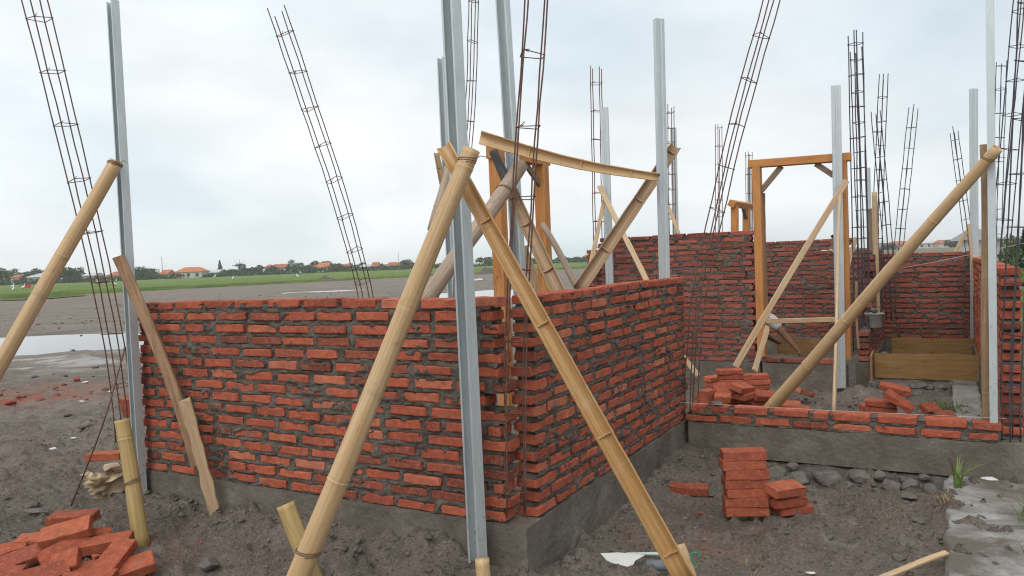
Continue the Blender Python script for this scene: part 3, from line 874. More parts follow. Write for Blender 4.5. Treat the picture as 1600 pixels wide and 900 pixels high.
# ------------------------------------------------------------------ rebar cages
def catmull(pts, n):
    pts = [Vector(p) for p in pts]
    if len(pts) == 2: return [pts[0].lerp(pts[1], i / n) for i in range(n + 1)]
    out = []
    q = [pts[0] * 2 - pts[1]] + pts + [pts[-1] * 2 - pts[-2]]
    seg = len(pts) - 1
    for i in range(n + 1):
        s = i / n * seg; k = min(int(s), seg - 1); t = s - k
        a, b_, c, d = q[k:k + 4]
        out.append(.5 * ((2 * b_) + (c - a) * t + (2 * a - 5 * b_ + 4 * c - d) * t * t + (3 * b_ - a - 3 * c + d) * t ** 3))
    return out
def rebar_cage(label, axis_pts, side, spacing, turn=(20, 20), r=.0048, bars=4, ratio=.8, uneven=.10, m='rebar', seed=0, start=.1, ends=None, group='upright rebar cages'):
    """four bars and bent stirrups along an axis from the bottom up; turn = section angle bottom/top; side may be (bottom, top)"""
    r_ = random.Random(seed)
    ax = catmull(axis_pts, 18)
    base = ax[0].copy()
    root = empty('rebar_cage', base)
    tag(root, label, 'rebar', group)
    sd = side if isinstance(side, tuple) else (side, side)
    lens = [0]
    for i in range(1, len(ax)): lens.append(lens[-1] + (ax[i] - ax[i - 1]).length)
    tot = lens[-1]
    def at(s, cx, cy, grow=0.0):
        s = max(0, min(tot, s)); i = 0
        while i < len(lens) - 2 and lens[i + 1] < s: i += 1
        f = (s - lens[i]) / max(1e-6, lens[i + 1] - lens[i])
        p = ax[i].lerp(ax[i + 1], f); t = s / tot
        a = R(turn[0] + (turn[1] - turn[0]) * t)
        w = (sd[0] + (sd[1] - sd[0]) * t) / 2 + grow
        tdir = (ax[i + 1] - ax[i]).normalized()
        e1 = Vector((math.cos(a), math.sin(a), 0)); e1 = (e1 - tdir * e1.dot(tdir)).normalized()
        e2 = tdir.cross(e1)
        return p + e1 * cx * w + e2 * cy * w * ratio - base
    cor = [(-1, -1), (1, -1), (1, 1), (-1, 1)][:bars] if bars == 4 else [(-1, -.6), (1, -.6), (0, 1)]
    for k, (cx, cy) in enumerate(cor):
        top = tot - r_.uniform(0, uneven)
        n = 16
        wob = [r_.uniform(-.006, .006) for _ in range(n + 1)]
        pts = [at(top * i / n, cx, cy) + Vector((wob[i], wob[-i - 1], 0)) * .6 for i in range(n + 1)]
        mb = MB(); mb.tube(pts, r, 6)
        mb.build('bar', M[m], root, True)
    s = start * spacing
    while s < tot - .06:
        g = r * 1.6
        loop = []
        tl = [r_.uniform(-.012, .012) for _ in range(4)]
        for k, (cx, cy) in enumerate(cor):
            p = at(s + tl[k], cx, cy, g)
            nx_ = cor[(k + 1) % len(cor)]
            q = at(s + tl[(k + 1) % len(cor)], nx_[0], nx_[1], g)
            loop += [p.lerp(q, .04), p.lerp(q, .5), p.lerp(q, .96)]
        hook = at(s + .02, cor[0][0] * .4, cor[0][1] * .4)
        mb = MB(); mb.tube([hook] + loop + [loop[0], loop[0] + (hook - loop[0]) * .8 + Vector((0, 0, -.01))], r * .62, 5)
        mb.build('stirrup', M[m], root, True)
        s += spacing * r_.uniform(.94, 1.06)
    return root
rebar_cage('leaning rebar cage left of the left steel post', [P(196, 690, 4.95), P(188, 600, 4.94), P(160, 440, 4.92), P(110, 225, 4.88), P(52, -10, 4.82), P(30, -90, 4.8)], (.085, .112), .335, (58, 58), .0042, seed=1)
rebar_cage('leaning rebar cage rising behind the left half of the front wall', [P(583, 540, 7.15), P(570, 455, 7.1), P(528, 300, 6.75), P(478, 150, 6.4), P(428, 2, 6.05)], .108, .325, (40, 42), .0048, seed=2, start=.9)
rebar_cage('thin rebar cage rising just right of the tallest steel post', [P(713, 500, 6.7), P(722, 330, 6.65), P(735, 160, 6.6), P(740, 0, 6.55), P(742, -60, 6.5)], .062, .33, (35, 35), .0042, seed=3)
rebar_cage('rusty rebar cage standing in the open corner of the two near walls', [P(806, 806, 3.60), P(805, 700, 3.60), P(805, 560, 3.60), P(812, 400, 3.59), P(826, 180, 3.57), P(838, 0, 3.56), P(845, -90, 3.54)], (.088, .092), .345, (12, 12), .0040, ratio=.55, seed=4, start=.35)
rebar_cage('rebar cage leaning to the right from the far end of the side wall', [P(1079, 665, 5.75), P(1083, 560, 5.74), P(1094, 450, 5.72), P(1118, 340, 5.68), P(1150, 200, 5.6), P(1207, -5, 5.5), P(1225, -70, 5.45)], (.075, .088), .315, (25, 20), .0045, seed=5)
rebar_cage('straight rebar cage left of the far wall post', [P(940, 560, 9.5), P(937, 440, 9.5), P(931, 98, 9.4)], .115, .33, (15, 15), .0055, seed=6, ratio=.6)
rebar_cage('slim rebar cage above the middle of the far wall, beside a pale post', [P(1052, 560, 11.0), P(1046, 160, 10.9)], .10, .22, (15, 15), .0055, seed=7)
rebar_cage('slim rebar cage far behind the right part of the far wall', [P(1124, 560, 13.0), P(1123, 192, 12.9)], .085, .30, (25, 25), .0055, seed=8)
rebar_cage('slim rebar cage behind the left jamb of the tall door frame', [P(1172, 440, 14.2), P(1170, 233, 14.1)], .09, .33, (25, 25), .006, seed=9)
rebar_cage('tall dark rebar cage right of the tall door frame', [P(1345, 550, 8.6), P(1344, 400, 8.6), P(1336, 32, 8.5)], .115, .34, (12, 18), .006, seed=10, m='rebar_blue', uneven=.2)
rebar_cage('second dark rebar cage overlapping the one right of the tall door frame', [P(1352, 560, 8.9), P(1349, 400, 8.9), P(1337, 60, 8.85)], .10, .34, (40, 30), .006, seed=11, m='rebar_blue', uneven=.15)
rebar_cage('rebar cage leaning left over the partition, crossing another', [P(1393, 500, 9.8), P(1386, 370, 9.8), P(1368, 172, 9.7)], .085, .30, (20, 25), .0055, seed=12, m='rebar_blue')
rebar_cage('upright rebar cage behind the brown wooden post', [P(1369, 520, 10.0), P(1372, 330, 10.0), P(1381, 113, 9.9)], .085, .30, (20, 25), .0055, seed=13, m='rebar_blue')
rebar_cage('rebar cage leaning right above the left part of the back wall', [P(1398, 480, 11.0), P(1406, 370, 11.0), P(1428, 162, 10.9)], .095, .28, (20, 25), .0055, seed=14, m='rebar_blue')
rebar_cage('rebar cage leaning left near the right end of the back wall', [P(1520, 440, 11.5), P(1510, 350, 11.5), P(1489, 197, 11.4)], .085, .30, (20, 25), .0055, seed=15, m='rebar_blue')
rebar_cage('bent rebar cage leaning right behind the bundled rebar at the right edge', [P(1556, 560, 7.4), P(1563, 400, 7.4), P(1580, 200, 7.35), P(1602, -40, 7.3)], .125, .33, (15, 30), .0055, seed=16, m='rebar_blue')
rebar_cage('far thin rebar cage between the right post and the bundled rebar', [P(1555, 480, 10.5), P(1558, 330, 10.5), P(1565, 94, 10.4)], .095, .32, (20, 20), .0055, seed=17, m='rebar_blue')
rebar_cage('bundled rebar cage standing before the right hand wall', [P(1580, 694, 4.78), P(1581, 560, 4.78), P(1590, 380, 4.76), P(1600, 180, 4.72), P(1612, -40, 4.66)], (.075, .10), .33, (10, 25), .0045, seed=18, m='rebar_blue')
def rod(label, pts, r=.005, m='rebar', name='steel_rod', cat='rod'):
    mb = MB(); pts = [Vector(p) for p in pts]; mb.tube(catmull(pts, 10), r, 6)
    return tag(mb.build(name, M[m], origin=pts[0], smooth=True), label, cat)
rod('single thin steel rod leaning against the left rebar cage', [G(108, 798, -.02), P(160, 665, 4.6), P(195, 545, 4.9)], .0048)

# ------------------------------------------------------------------ bamboo
def bamboo(label, p0, p1, r0, r1, node=.33, m='bamboo', bend=0.0, name='bamboo_pole', seed=0, ties=(), seg=14, cat='bamboo pole', group=None, hollow=True):
    """round pole from p0 (foot) to p1 with swollen nodes and a hollow top end"""
    r_ = random.Random(seed)
    p0, p1 = Vector(p0), Vector(p1)
    L = (p1 - p0).length
    fr = frame_z(p1 - p0)
    root_m = Matrix.Translation(p0) @ fr.to_4x4()
    zs = []
    z = r_.uniform(.12, .8) * node
    nodes = []
    while z < L - .03: nodes.append(z); z += node * r_.uniform(.9, 1.12)
    stations = [(0, 1), (L, 1)]
    for z in nodes: stations += [(z - .022, .99), (z - .008, 1.015), (z - .002, 1.05), (z + .003, 1.02), (z + .005, .985), (z + .010, 1.025), (z + .02, 1.0)]
    k = 0
    while k < L: stations.append((k, None)); k += .09
    stations = sorted([s for s in stations if 0 <= s[0] <= L], key=lambda s: s[0])
    clean = [stations[0] if stations[0][1] else (0, 1)]
    for s in stations[1:]:
        if s[0] - clean[-1][0] > .0015: clean.append((s[0], s[1] or 1.0))
    kx, ky = r_.uniform(-1, 1) * .006, r_.uniform(-1, 1) * .006
    vs_, fs = [], []
    for i, (z, f) in enumerate(clean):
        t = z / L; rr = (r0 + (r1 - r0) * t) * f
        off = Vector((math.sin(math.pi * t) * bend + math.sin(t * 9) * kx, math.sin(t * 7) * ky, 0))
        for q in range(seg):
            a = 2 * math.pi * q / seg
            vs_.append(Vector((math.cos(a) * rr, math.sin(a) * rr, z)) + off)
        if i:
            for q in range(seg): fs.append(((i - 1) * seg + q, (i - 1) * seg + (q + 1) % seg, i * seg + (q + 1) % seg, i * seg + q))
    n = len(clean)
    fs.append(tuple(range(seg - 1, -1, -1)))
    if hollow:                                  # cut end: wall thickness and a floor set back
        b0 = len(vs_)
        for (f, dz) in ((.80, 0), (.76, -.05)):
            for q in range(seg):
                a = 2 * math.pi * q / seg
                vs_.append(Vector((math.cos(a) * r1 * f, math.sin(a) * r1 * f, L + dz)))
        for q in range(seg):
            q2 = (q + 1) % seg
            fs.append(((n - 1) * seg + q, (n - 1) * seg + q2, b0 + q2, b0 + q))
            fs.append((b0 + q, b0 + q2, b0 + seg + q2, b0 + seg + q))
        fs.append(tuple(b0 + seg + q for q in range(seg)))
    else: fs.append(tuple((n - 1) * seg + q for q in range(seg)))
    me = np_mesh(name, np.array([tuple(v) for v in vs_]), fs, True)
    o = link(name, me, M[m])
    o.matrix_basis = root_m
    tag(o, label, cat, group)
    for i, t in enumerate(ties):
        c = p0.lerp(p1, t); rr = (r0 + (r1 - r0) * t) * 1.06
        wire_loop(o, c, p1 - p0, rr, rr, 2.2, .0019, .05, seed + i)
    return o
def split_bamboo(label, p0, p1, r0, r1, face, node=.33, m='bamboo_in', bend=0.0, seed=0, wall=.009, arc=165, cat='split bamboo', name='split_bamboo', bend_dir=None):
    """half culm, its hollow side turned to 'face', with the cross walls left at the nodes (each a part)"""
    r_ = random.Random(seed)
    p0, p1 = Vector(p0), Vector(p1); d = p1 - p0; L = d.length
    fr = frame_z(d, Vector(face))               # local x looks out of the hollow
    mtx = Matrix.Translation(p0) @ fr.to_4x4()
    bl = fr.inverted() @ Vector(bend_dir) if bend_dir is not None else Vector((0, 1, 0))
    na, ns = 12, 20
    nodes = []; z = r_.uniform(.2, .9) * node
    while z < L - .05: nodes.append(z); z += node * r_.uniform(.9, 1.1)
    vs_, fs = [], []
    def off(t): return bl * (math.sin(math.pi * t) * bend)
    st = sorted(set([i / ns * L for i in range(ns + 1)] + [q for z in nodes for q in (z - .012, z, z + .012)]))
    k = 2 * (na + 1)
    for i, z in enumerate(st):
        t = z / L; rr = r0 + (r1 - r0) * t
        near = min([abs(z - q) for q in nodes] + [9])
        rr *= 1.05 if near < .004 else 1.0
        ring = []
        for q in range(na + 1):
            a = math.pi + R(arc) * (q / na - .5)
            ring.append((math.cos(a), math.sin(a)))
        edge = 1 + .02 * math.sin(z * 23 + seed)
        vs_ += [Vector((c * rr, s_ * rr * edge, z)) + off(t) for c, s_ in ring]
        vs_ += [Vector((c * (rr - wall), s_ * (rr - wall) * edge, z)) + off(t) for c, s_ in ring[::-1]]
        if i:
            for q in range(k): fs.append(((i - 1) * k + q, i * k + q, i * k + (q + 1) % k, (i - 1) * k + (q + 1) % k))
    fs.append(tuple(range(k))); fs.append(tuple((len(st) - 1) * k + q for q in range(k - 1, -1, -1)))
    o = link(name, np_mesh(name, np.array([tuple(v) for v in vs_]), fs, True), M[m])
    for p_ in o.data.polygons: p_.use_smooth = len(p_.vertices) == 4
    o.matrix_basis = mtx
    tag(o, label, cat)
    for z in nodes:                             # cross walls
        t = z / L; rr = (r0 + (r1 - r0) * t) - wall * .5
        mb = MB(); n = 10; v1, v2 = [], []
        for q in range(n + 1):
            a = math.pi + R(arc) * (q / n - .5)
            v1.append(Vector((math.cos(a) * rr, math.sin(a) * rr, z - .005)) + off(t)); v2.append(Vector((math.cos(a) * rr, math.sin(a) * rr, z + .005)) + off(t))
        for q in range(6, -1, -1):
            yy = (q / 6 - .5) * 2 * rr * .86
            lip = -rr * (.30 + .18 * math.cos(yy / rr * 2.2) + r_.uniform(-.03, .03))
            v1.append(Vector((lip, -yy, z - .004)) + off(t)); v2.append(Vector((lip, -yy, z + .006)) + off(t))
        # order: arc runs from +y to -y through -x
        m_ = len(v1)
        arcv1, lipv1 = v1[:n + 1], sorted(v1[n + 1:], key=lambda q: (q.y - v1[n].y) ** 2)
        arcv2, lipv2 = v2[:n + 1], sorted(v2[n + 1:], key=lambda q: (q.y - v2[n].y) ** 2)
        a1, a2 = arcv1 + lipv1, arcv2 + lipv2
        mb.add(a1 + a2, [tuple(range(m_)), tuple(range(2 * m_ - 1, m_ - 1, -1))] + [(q, (q + 1) % m_, (q + 1) % m_ + m_, q + m_) for q in range(m_)])
        mb.build('cross_wall', M[m], o)
    return o
def plank(label, p0, p1, w, t, face, m='lath', seed=0, name='lath', cat='lath', warp=.01, ragged=False):
    """sawn or split strip from p0 to p1, broad side towards 'face'"""
    r_ = random.Random(seed)
    p0, p1 = Vector(p0), Vector(p1); d = p1 - p0; L = d.length
    fr = frame_z(d, Vector(face)); n = 16
    vs_, fs = [], []
    ph = r_.uniform(0, 6)
    for i in range(n + 1):
        s = i / n
        ww = w * (1 + r_.uniform(-.05, .05) + (r_.uniform(-.22, .06) if ragged else 0)); oy = warp * math.sin(s * 3.1 + ph); ox = warp * .5 * math.sin(s * 4.3 + ph)
        c = t * .22
        sec = [(t / 2, -ww / 2 + c), (t / 2, ww / 2 - c), (t / 2 - c, ww / 2), (-t / 2, ww / 2), (-t / 2, -ww / 2), (t / 2 - c, -ww / 2)]
        for (x, y) in sec: vs_.append(Vector((x + ox, y + oy, L * s + (r_.uniform(-.02, .02) if i in (0, n) and ragged else 0))))
        if i:
            for q in range(6): fs.append(((i - 1) * 6 + q, (i - 1) * 6 + (q + 1) % 6, i * 6 + (q + 1) % 6, i * 6 + q))
    fs.append(tuple(range(5, -1, -1))); fs.append(tuple(n * 6 + q for q in range(6)))
    o = link(name, np_mesh(name, np.array([tuple(v) for v in vs_]), fs), M[m])
    o.matrix_basis = Matrix.Translation(p0) @ fr.to_4x4()
    tag(o, label, cat)
    return o
TOCAM = Vector((0, -1, .1))
bamboo('round bamboo prop tied to the left steel post, foot outside the picture', P(-75, 700, 4.35), P(182, 252, 4.74), .046, .041, .95, seed=1, ties=(.99,))
bamboo('thick round bamboo prop slanting across the front wall to the tallest post', P(452, 935, 3.28), P(737, 233, 3.32), .051, .037, .72, seed=2, ties=(.105, .975), bend=-.01)
bamboo('brown weathered bamboo prop behind the tallest post, rising to the right', P(660, 478, 5.1), P(815, 258, 5.85), .058, .056, .45, m='bamboo_old', seed=3, ties=(.80,))
bamboo('long round bamboo prop slanting up to the right post', P(1196, 646, 6.3), P(1558, 231, 4.66), .053, .034, .52, seed=4, ties=(.972,))
bamboo('vertical bamboo pole beside the right post', P(1541, 668, 4.9), P(1537, 226, 4.88), .023, .021, .42, m='bamboo_brown', seed=5, hollow=True)
bamboo('yellow bamboo stake tied to the foot of the left steel post', P(224, 862, 4.20), P(191, 656, 4.30), .044, .040, .95, m='bamboo_yellow', seed=6, ties=(.52,), name='bamboo_stake', cat='stake')
bamboo('short bamboo stake at the bottom edge in front of the tallest post', P(759, 945, 3.44), P(753, 873, 3.46), .034, .033, .9, m='bamboo', seed=7, name='bamboo_stake', cat='stake', hollow=False)
bamboo('thin pale bamboo stick behind the side wall, right of the brown split prop', P(915, 470, 6.3), P(848, 350, 6.6), .030, .026, .5, m='bamboo_old', seed=8)
bamboo('hollow bamboo stake with a dark pipe end at the foot of the split prop', P(1086, 925, 3.18), P(1061, 851, 3.26), .029, .027, .8, m='bamboo', seed=9, name='bamboo_stake', cat='stake')
bamboo('dark brown bamboo end behind the crossing props, beside the short steel post', P(676, 360, 7.4), P(702, 262, 7.7), .052, .048, .5, m='bamboo_old', seed=10)
bamboo('thin upright bamboo pole standing against the partition', P(1371, 505, 9.3), P(1366, 300, 9.3), .034, .030, .5, m='lath', seed=11)
bamboo('thin vertical bamboo strut in front of the post at the tall door frame', P(1303, 645, 6.2), P(1312, 305, 7.9), .016, .015, .5, m='lath', seed=12)
split_bamboo('long split bamboo prop crossing the side wall, hollow side up', P(1080, 925, 3.05), P(692, 226, 3.44), .044, .035, Vector((-.35, -1, .35)), .52, m='bamboo_in', seed=21)
split_bamboo('split bamboo rail hanging between two steel posts, sagging to the right', P(750, 214, 5.65), P(1031, 277, 5.70), .052, .030, Vector((0, -1, .05)), .42, m='bamboo', seed=22, bend=-.035, bend_dir=Vector((0, 0, 1)))
split_bamboo('split bamboo brace leaning to the post at the end of the side wall', P(905, 452, 5.65), P(1057, 226, 5.98), .050, .046, Vector((.3, -1, .5)), .44, m='bamboo_brown', seed=23)
split_bamboo('brown split bamboo prop in front of the narrow orange door frame', P(878, 470, 5.35), P(792, 285, 5.9), .054, .050, Vector((-.4, -1, .3)), .4, m='bamboo_brown', seed=24)
split_bamboo('dark charred split bamboo end sticking up beside the orange jamb', P(793, 285, 5.8), P(771, 236, 5.85), .040, .036, Vector((.4, 1, .0)), .6, m='charred', seed=25)
split_bamboo('small dark split bamboo leaning on the short steel post', P(697, 315, 7.6), P(682, 238, 7.7), .034, .030, Vector((.3, -1, .2)), .5, m='bamboo_brown', seed=26)
o_ = split_bamboo('short split bamboo stake tied to the foot of the thick bamboo prop', P(500, 925, 3.40), P(447, 787, 3.46), .042, .046, Vector((-.1, 1, .1)), .9, m='bamboo_yellow', seed=27, arc=150, name='bamboo_stake', cat='stake')
plank('long brown wooden slab leaning on the front wall beside the left post', P(301, 730, 4.58), P(191, 398, 4.72), .066, .038, Vector((.1, -1, .2)), 'timber_brown', 1, 'wooden_slab', 'plank', .045)
plank('ragged pale offcut leaning at the foot of the front wall', P(336, 800, 4.44), P(287, 628, 4.52), .072, .016, Vector((.1, -1, .2)), 'timber_pale', 2, 'wooden_slab', 'plank', .008, True)
plank('thin pale lath sloping down in front of the far wall, left', P(1014, 450, 8.0), P(938, 290, 9.05), .058, .02, TOCAM, 'lath', 3)
plank('steep pale lath beside the far wall post', P(915, 440, 8.6), P(947, 308, 9.0), .05, .02, TOCAM, 'lath', 4)
plank('long pale lath slanting up to the post at the tall door frame', P(1150, 574, 7.5), P(1322, 282, 8.02), .060, .02, TOCAM, 'lath', 5)
plank('short pale lath propped against the left jamb of the tall door frame', P(1181, 580, 7.55), P(1198, 510, 8.2), .055, .02, TOCAM, 'lath', 6)
plank('small pale lath leaning at the end of the side wall', P(1089, 588, 6.4), P(1062, 545, 6.5), .045, .015, TOCAM, 'lath', 7)
plank('level pale lath nailed across the opening of the tall door frame', P(1197, 500, 8.25), P(1306, 501, 8.05), .052, .02, Vector((-.4, -1, 0)), 'lath', 8)
plank('thin wooden strip lying on the ground at the lower right', G(1368, 906, .0), G(1480, 865, .03), .028, .012, Vector((0, -.3, 1)), 'lath', 9)
plank('grey wooden post standing behind the partition', P(1366, 430, 10.6), P(1364, 326, 10.6), .135, .08, TOCAM, 'timber_grey', 10, 'wooden_post', 'post', .004)
plank('brown board standing just inside the left jamb of the tall door frame', P(1196, 500, 8.7), P(1191, 302, 8.7), .062, .03, TOCAM, 'timber_grey', 11, 'wooden_board', 'board', .004)
plank('pale lath propped behind the rebar right of the tall door frame', P(1322, 430, 9.0), P(1338, 372, 9.2), .05, .02, TOCAM, 'lath', 12)
plank('short lath leaning over the right end of the back wall', P(1488, 400, 10.6), P(1512, 362, 10.6), .05, .02, TOCAM, 'lath', 13)
plank('upright pale lath beside the post near the end of the back wall', P(1529, 555, 9.4), P(1515, 350, 9.6), .030, .02, TOCAM, 'lath', 14)
plank('thin pale lath above the far wall, leaning left', P(1063, 372, 10.6), P(1043, 322, 10.8), .05, .02, TOCAM, 'lath', 15)
plank('short brown lath behind the narrow orange door frame', P(848, 470, 7.8), P(818, 385, 7.7), .09, .02, TOCAM, 'lath', 16)
plank('thin brown lath standing by the rebar in front of the partition', P(1342, 545, 8.0), P(1338, 440, 8.0), .022, .014, TOCAM, 'timber_brown', 17)

# ------------------------------------------------------------------ door frames
def beam_part(name, parent, p0, p1, w, t, face, m):
    p0, p1 = Vector(p0), Vector(p1); d = p1 - p0
    fr = frame_z(d, Vector(face)).to_4x4()
    mb = MB(); c = .004
    a, b_, L = t / 2, w / 2, d.length
    sec = [(-a, -b_ + c), (-a + c, -b_), (a - c, -b_), (a, -b_ + c), (a, b_ - c), (a - c, b_), (-a + c, b_), (-a, b_ - c)]
    v = [Vector((x, y, 0)) for x, y in sec] + [Vector((x, y, L)) for x, y in sec]
    mb.add(v, [tuple(range(7, -1, -1)), tuple(range(8, 16))] + [(q, (q + 1) % 8, (q + 1) % 8 + 8, q + 8) for q in range(8)])
    o = mb.build(name, M[m], parent)
    o.matrix_basis = parent.matrix_basis.inverted() @ Matrix.Translation(p0) @ fr
    return o
def door_frame(label, L0, L1, R0, R1, HL, HR, jw, jt, face, brace=.28, sides=(1, 1)):
    root = empty('door_frame', L0); tag(root, label, 'door frame', 'timber door frames')
    beam_part('jamb', root, L0, L1, jw, jt, face, 'timber')
    beam_part('jamb', root, R0, R1, jw, jt, face, 'timber')
    beam_part('head', root, HL, HR, jw, jt * 1.02, face, 'timber')
    L1, R1 = Vector(L1), Vector(R1)
    ax = (R1 - L1).normalized()
    if sides[0]: beam_part('corner_brace', root, L1 + ax * .03 - Vector((0, 0, brace)), L1 + ax * brace * .95 - Vector((0, 0, .01)), .06, .03, face, 'timber_grey')
    if sides[1]: beam_part('corner_brace', root, R1 - ax * .03 - Vector((0, 0, brace * .7)), R1 - ax * brace * .95 - Vector((0, 0, .01)), .06, .03, face, 'timber_grey')
    return root
FA = -BV
door_frame('tall orange timber door frame with corner braces beside the far wall', W(.085, 5.80, .30), W(.085, 5.80, 2.42), W(-.80, 5.80, .29), W(-.80, 5.80, 2.40),
           W(.17, 5.80, 2.455), W(-.885, 5.80, 2.435), .085, .115, FA)
FB = -AV
door_frame('narrow orange timber door frame behind the wall corner', W(1.70, 2.80, .12), W(1.70, 2.80, 2.40), W(1.63, 3.52, .12), W(1.63, 3.52, 2.40),
           W(1.707, 2.72, 2.435), W(1.622, 3.60, 2.435), .11, .11, FB, .3, (0, 1))
door_frame('small far orange door frame showing above the far wall', P(1148, 430, 12.0), P(1148, 322, 12.0), P(1166, 430, 12.8), P(1166, 326, 12.8),
           P(1143, 318, 11.9), P(1173, 322, 13.1), .10, .10, Vector((-.6, -1, 0)), .25, (0, 1))

# ------------------------------------------------------------------ formwork boards
def board(label, a0, a1, z0, z1, face, t=.02, seed=0):
    a0, a1 = Vector(a0), Vector(a1); d = a1 - a0; L = d.length
    ang = math.atan2(d.y, d.x)
    mb = MB(); n = 10; vs_, fs = [], []
    for i in range(n + 1):
        x = L * i / n; w_ = (vnoise(i * .5, seed, seed) - .5) * .012
        for (y, z) in ((0, z0), (t, z0), (t, z1 + w_), (0, z1 + w_)): vs_.append((x, y + w_ * .6, z))
        if i:
            for q in range(4): fs.append(((i - 1) * 4 + q, i * 4 + q, i * 4 + (q + 1) % 4, (i - 1) * 4 + (q + 1) % 4))
    fs += [(0, 1, 2, 3), tuple(n * 4 + q for q in (3, 2, 1, 0))]
    mb.add(vs_, fs)
    o = mb.build('formwork_board', M['form']); o.location = (a0.x, a0.y, 0); o.rotation_euler = (0, 0, ang)
    return tag(o, label, 'board', 'formwork boards')
board('long brown formwork board, the nearer of the two behind the low wall', W(-1.06, 5.88), W(-2.01, 5.88), .085, .345, FA, seed=1)
board('long brown formwork board lying before the back wall', W(-1.10, 8.1), W(-2.03, 8.1), .06, .275, FA, seed=2)
board('short formwork board end at the left of the nearer long board', W(-1.045, 5.72), W(-1.045, 6.15), .03, .34, FB, seed=3)
board('yellow formwork board beyond the sill of the tall door frame', W(.10, 6.75), W(-.42, 6.75), .20, .40, FA, seed=4)

# ------------------------------------------------------------------ stones, rubble, pebbles
def icos():
    p = (1 + 5 ** .5) / 2
    v = np.array([(-1, p, 0), (1, p, 0), (-1, -p, 0), (1, -p, 0), (0, -1, p), (0, 1, p), (0, -1, -p), (0, 1, -p), (p, 0, -1), (p, 0, 1), (-p, 0, -1), (-p, 0, 1)], float)
    f = np.array([(0, 11, 5), (0, 5, 1), (0, 1, 7), (0, 7, 10), (0, 10, 11), (1, 5, 9), (5, 11, 4), (11, 10, 2), (10, 7, 6), (7, 1, 8), (3, 9, 4), (3, 4, 2), (3, 2, 6), (3, 6, 8), (3, 8, 9), (4, 9, 5), (2, 4, 11), (6, 2, 10), (8, 6, 7), (9, 8, 1)])
    return v / np.linalg.norm(v[0]), f
def subdiv(v, f):
    v = list(map(tuple, v)); cache = {}; out = []
    def mid(a, b_):
        k = (min(a, b_), max(a, b_))
        if k not in cache:
            q = (np.array(v[a]) + np.array(v[b_])) / 2; q /= np.linalg.norm(q); cache[k] = len(v); v.append(tuple(q))
        return cache[k]
    for a, b_, c in f:
        x, y, z = mid(a, b_), mid(b_, c), mid(c, a); out += [(a, x, z), (b_, y, x), (c, z, y), (x, y, z)]
    return np.array(v), np.array(out)
ICO_V, ICO_F = icos()
ICO2_V, ICO2_F = subdiv(ICO_V, ICO_F)
ICO3_V, ICO3_F = subdiv(ICO2_V, ICO2_F)
def rocks_mesh(name, pos, size, seed, flat=.65):
    """many small rocks joined into one mesh"""
    r_ = np.random.default_rng(seed); n = len(pos)
    V_ = ICO_V[None] * (1 + r_.normal(0, .18, (n, 12, 1)))
    V_ = V_ * (size[:, None, None] * np.stack([r_.uniform(.7, 1.4, n), r_.uniform(.7, 1.3, n), r_.uniform(.4, 1.0, n) * flat * 1.3], -1)[:, None])
    a = r_.uniform(0, 6.28, n); c, s_ = np.cos(a)[:, None], np.sin(a)[:, None]
    X = V_[..., 0] * c - V_[..., 1] * s_; Y_ = V_[..., 0] * s_ + V_[..., 1] * c
    Vv = np.stack([X, Y_, V_[..., 2]], -1) + pos[:, None]
    F_ = (ICO_F[None] + (np.arange(n) * 12)[:, None, None]).reshape(-1, 3)
    return np_mesh(name, Vv.reshape(-1, 3), F_)
def scatter(n, seed, xr, yr, test=None):
    r_ = np.random.default_rng(seed)
    x = r_.uniform(*xr, n); y = r_.uniform(*yr, n)
    u = (x - ORG.x) * AV.x + (y - ORG.y) * AV.y; v = (x - ORG.x) * BV.x + (y - ORG.y) * BV.y
    k = np.ones(n, bool) if test is None else test(u, v, x, y, r_)
    return x[k], y[k], r_
inwall = lambda u, v: ((u > -.02) & (u < 2.85) & (v > -.03) & (v < .15)) | ((u > -.03) & (u < .15) & (v > -.03) & (v < 2.7)) | ((v > 2.4) & (v < 2.65) & (u < .1) & (u > -2.7))
x, y, r_ = scatter(26000, 5, (-4.5, 3.6), (2.5, 9.5), lambda u, v, x, y, r: (~inwall(u, v)) & (r.random(len(u)) < np.clip(1.25 - (y - 2.5) / 7, .12, 1)) & (fbm(x * 1.7, y * 1.7, 77, 3) > .40))
sz = .0030 + .0095 * r_.random(len(x)) ** 4
tag(link('gravel', rocks_mesh('gravel', np.stack([x, y, gh(x, y) + sz * .2], -1), sz, 6), M['pebble']), 'small dark gravel scattered over the sand', 'gravel', kind='stuff')
x, y, r_ = scatter(60000, 8, (-4.5, 3.6), (2.5, 9.0), lambda u, v, x, y, r: ((~inwall(u, v)) & (r.random(len(u)) < .5) & (
    ((v > -.34) & (v < 0) & (u > -.05) & (u < 3.1) & (r.random(len(u)) < np.exp(-np.abs(v + .05) / .11)) & (fbm(x * 2.6, y * 2.6, 81, 2) > .40)) |
    ((u > -.8) & (u < 0) & (v > .1) & (v < 2.45) & (r.random(len(u)) < .55 * np.exp(-np.abs(u) / .2)) & (fbm(x * 2.6, y * 2.6, 83, 2) > .46)) |
    ((v > 2.0) & (v < 2.47) & (u < 0) & (u > -1.8) & (r.random(len(u)) < .22)) |
    ((v > 3.0) & (v < 5.7) & (u < .9) & (u > -1.7) & (r.random(len(u)) < .09)))))
sz = .005 + .021 * r_.random(len(x)) ** 3
tag(link('mortar_rubble', rocks_mesh('mortar_rubble', np.stack([x, y, gh(x, y) + sz * .25], -1), sz, 9), M['clod']), 'pale lumps of dropped mortar along the foot of the walls', 'rubble', kind='stuff')
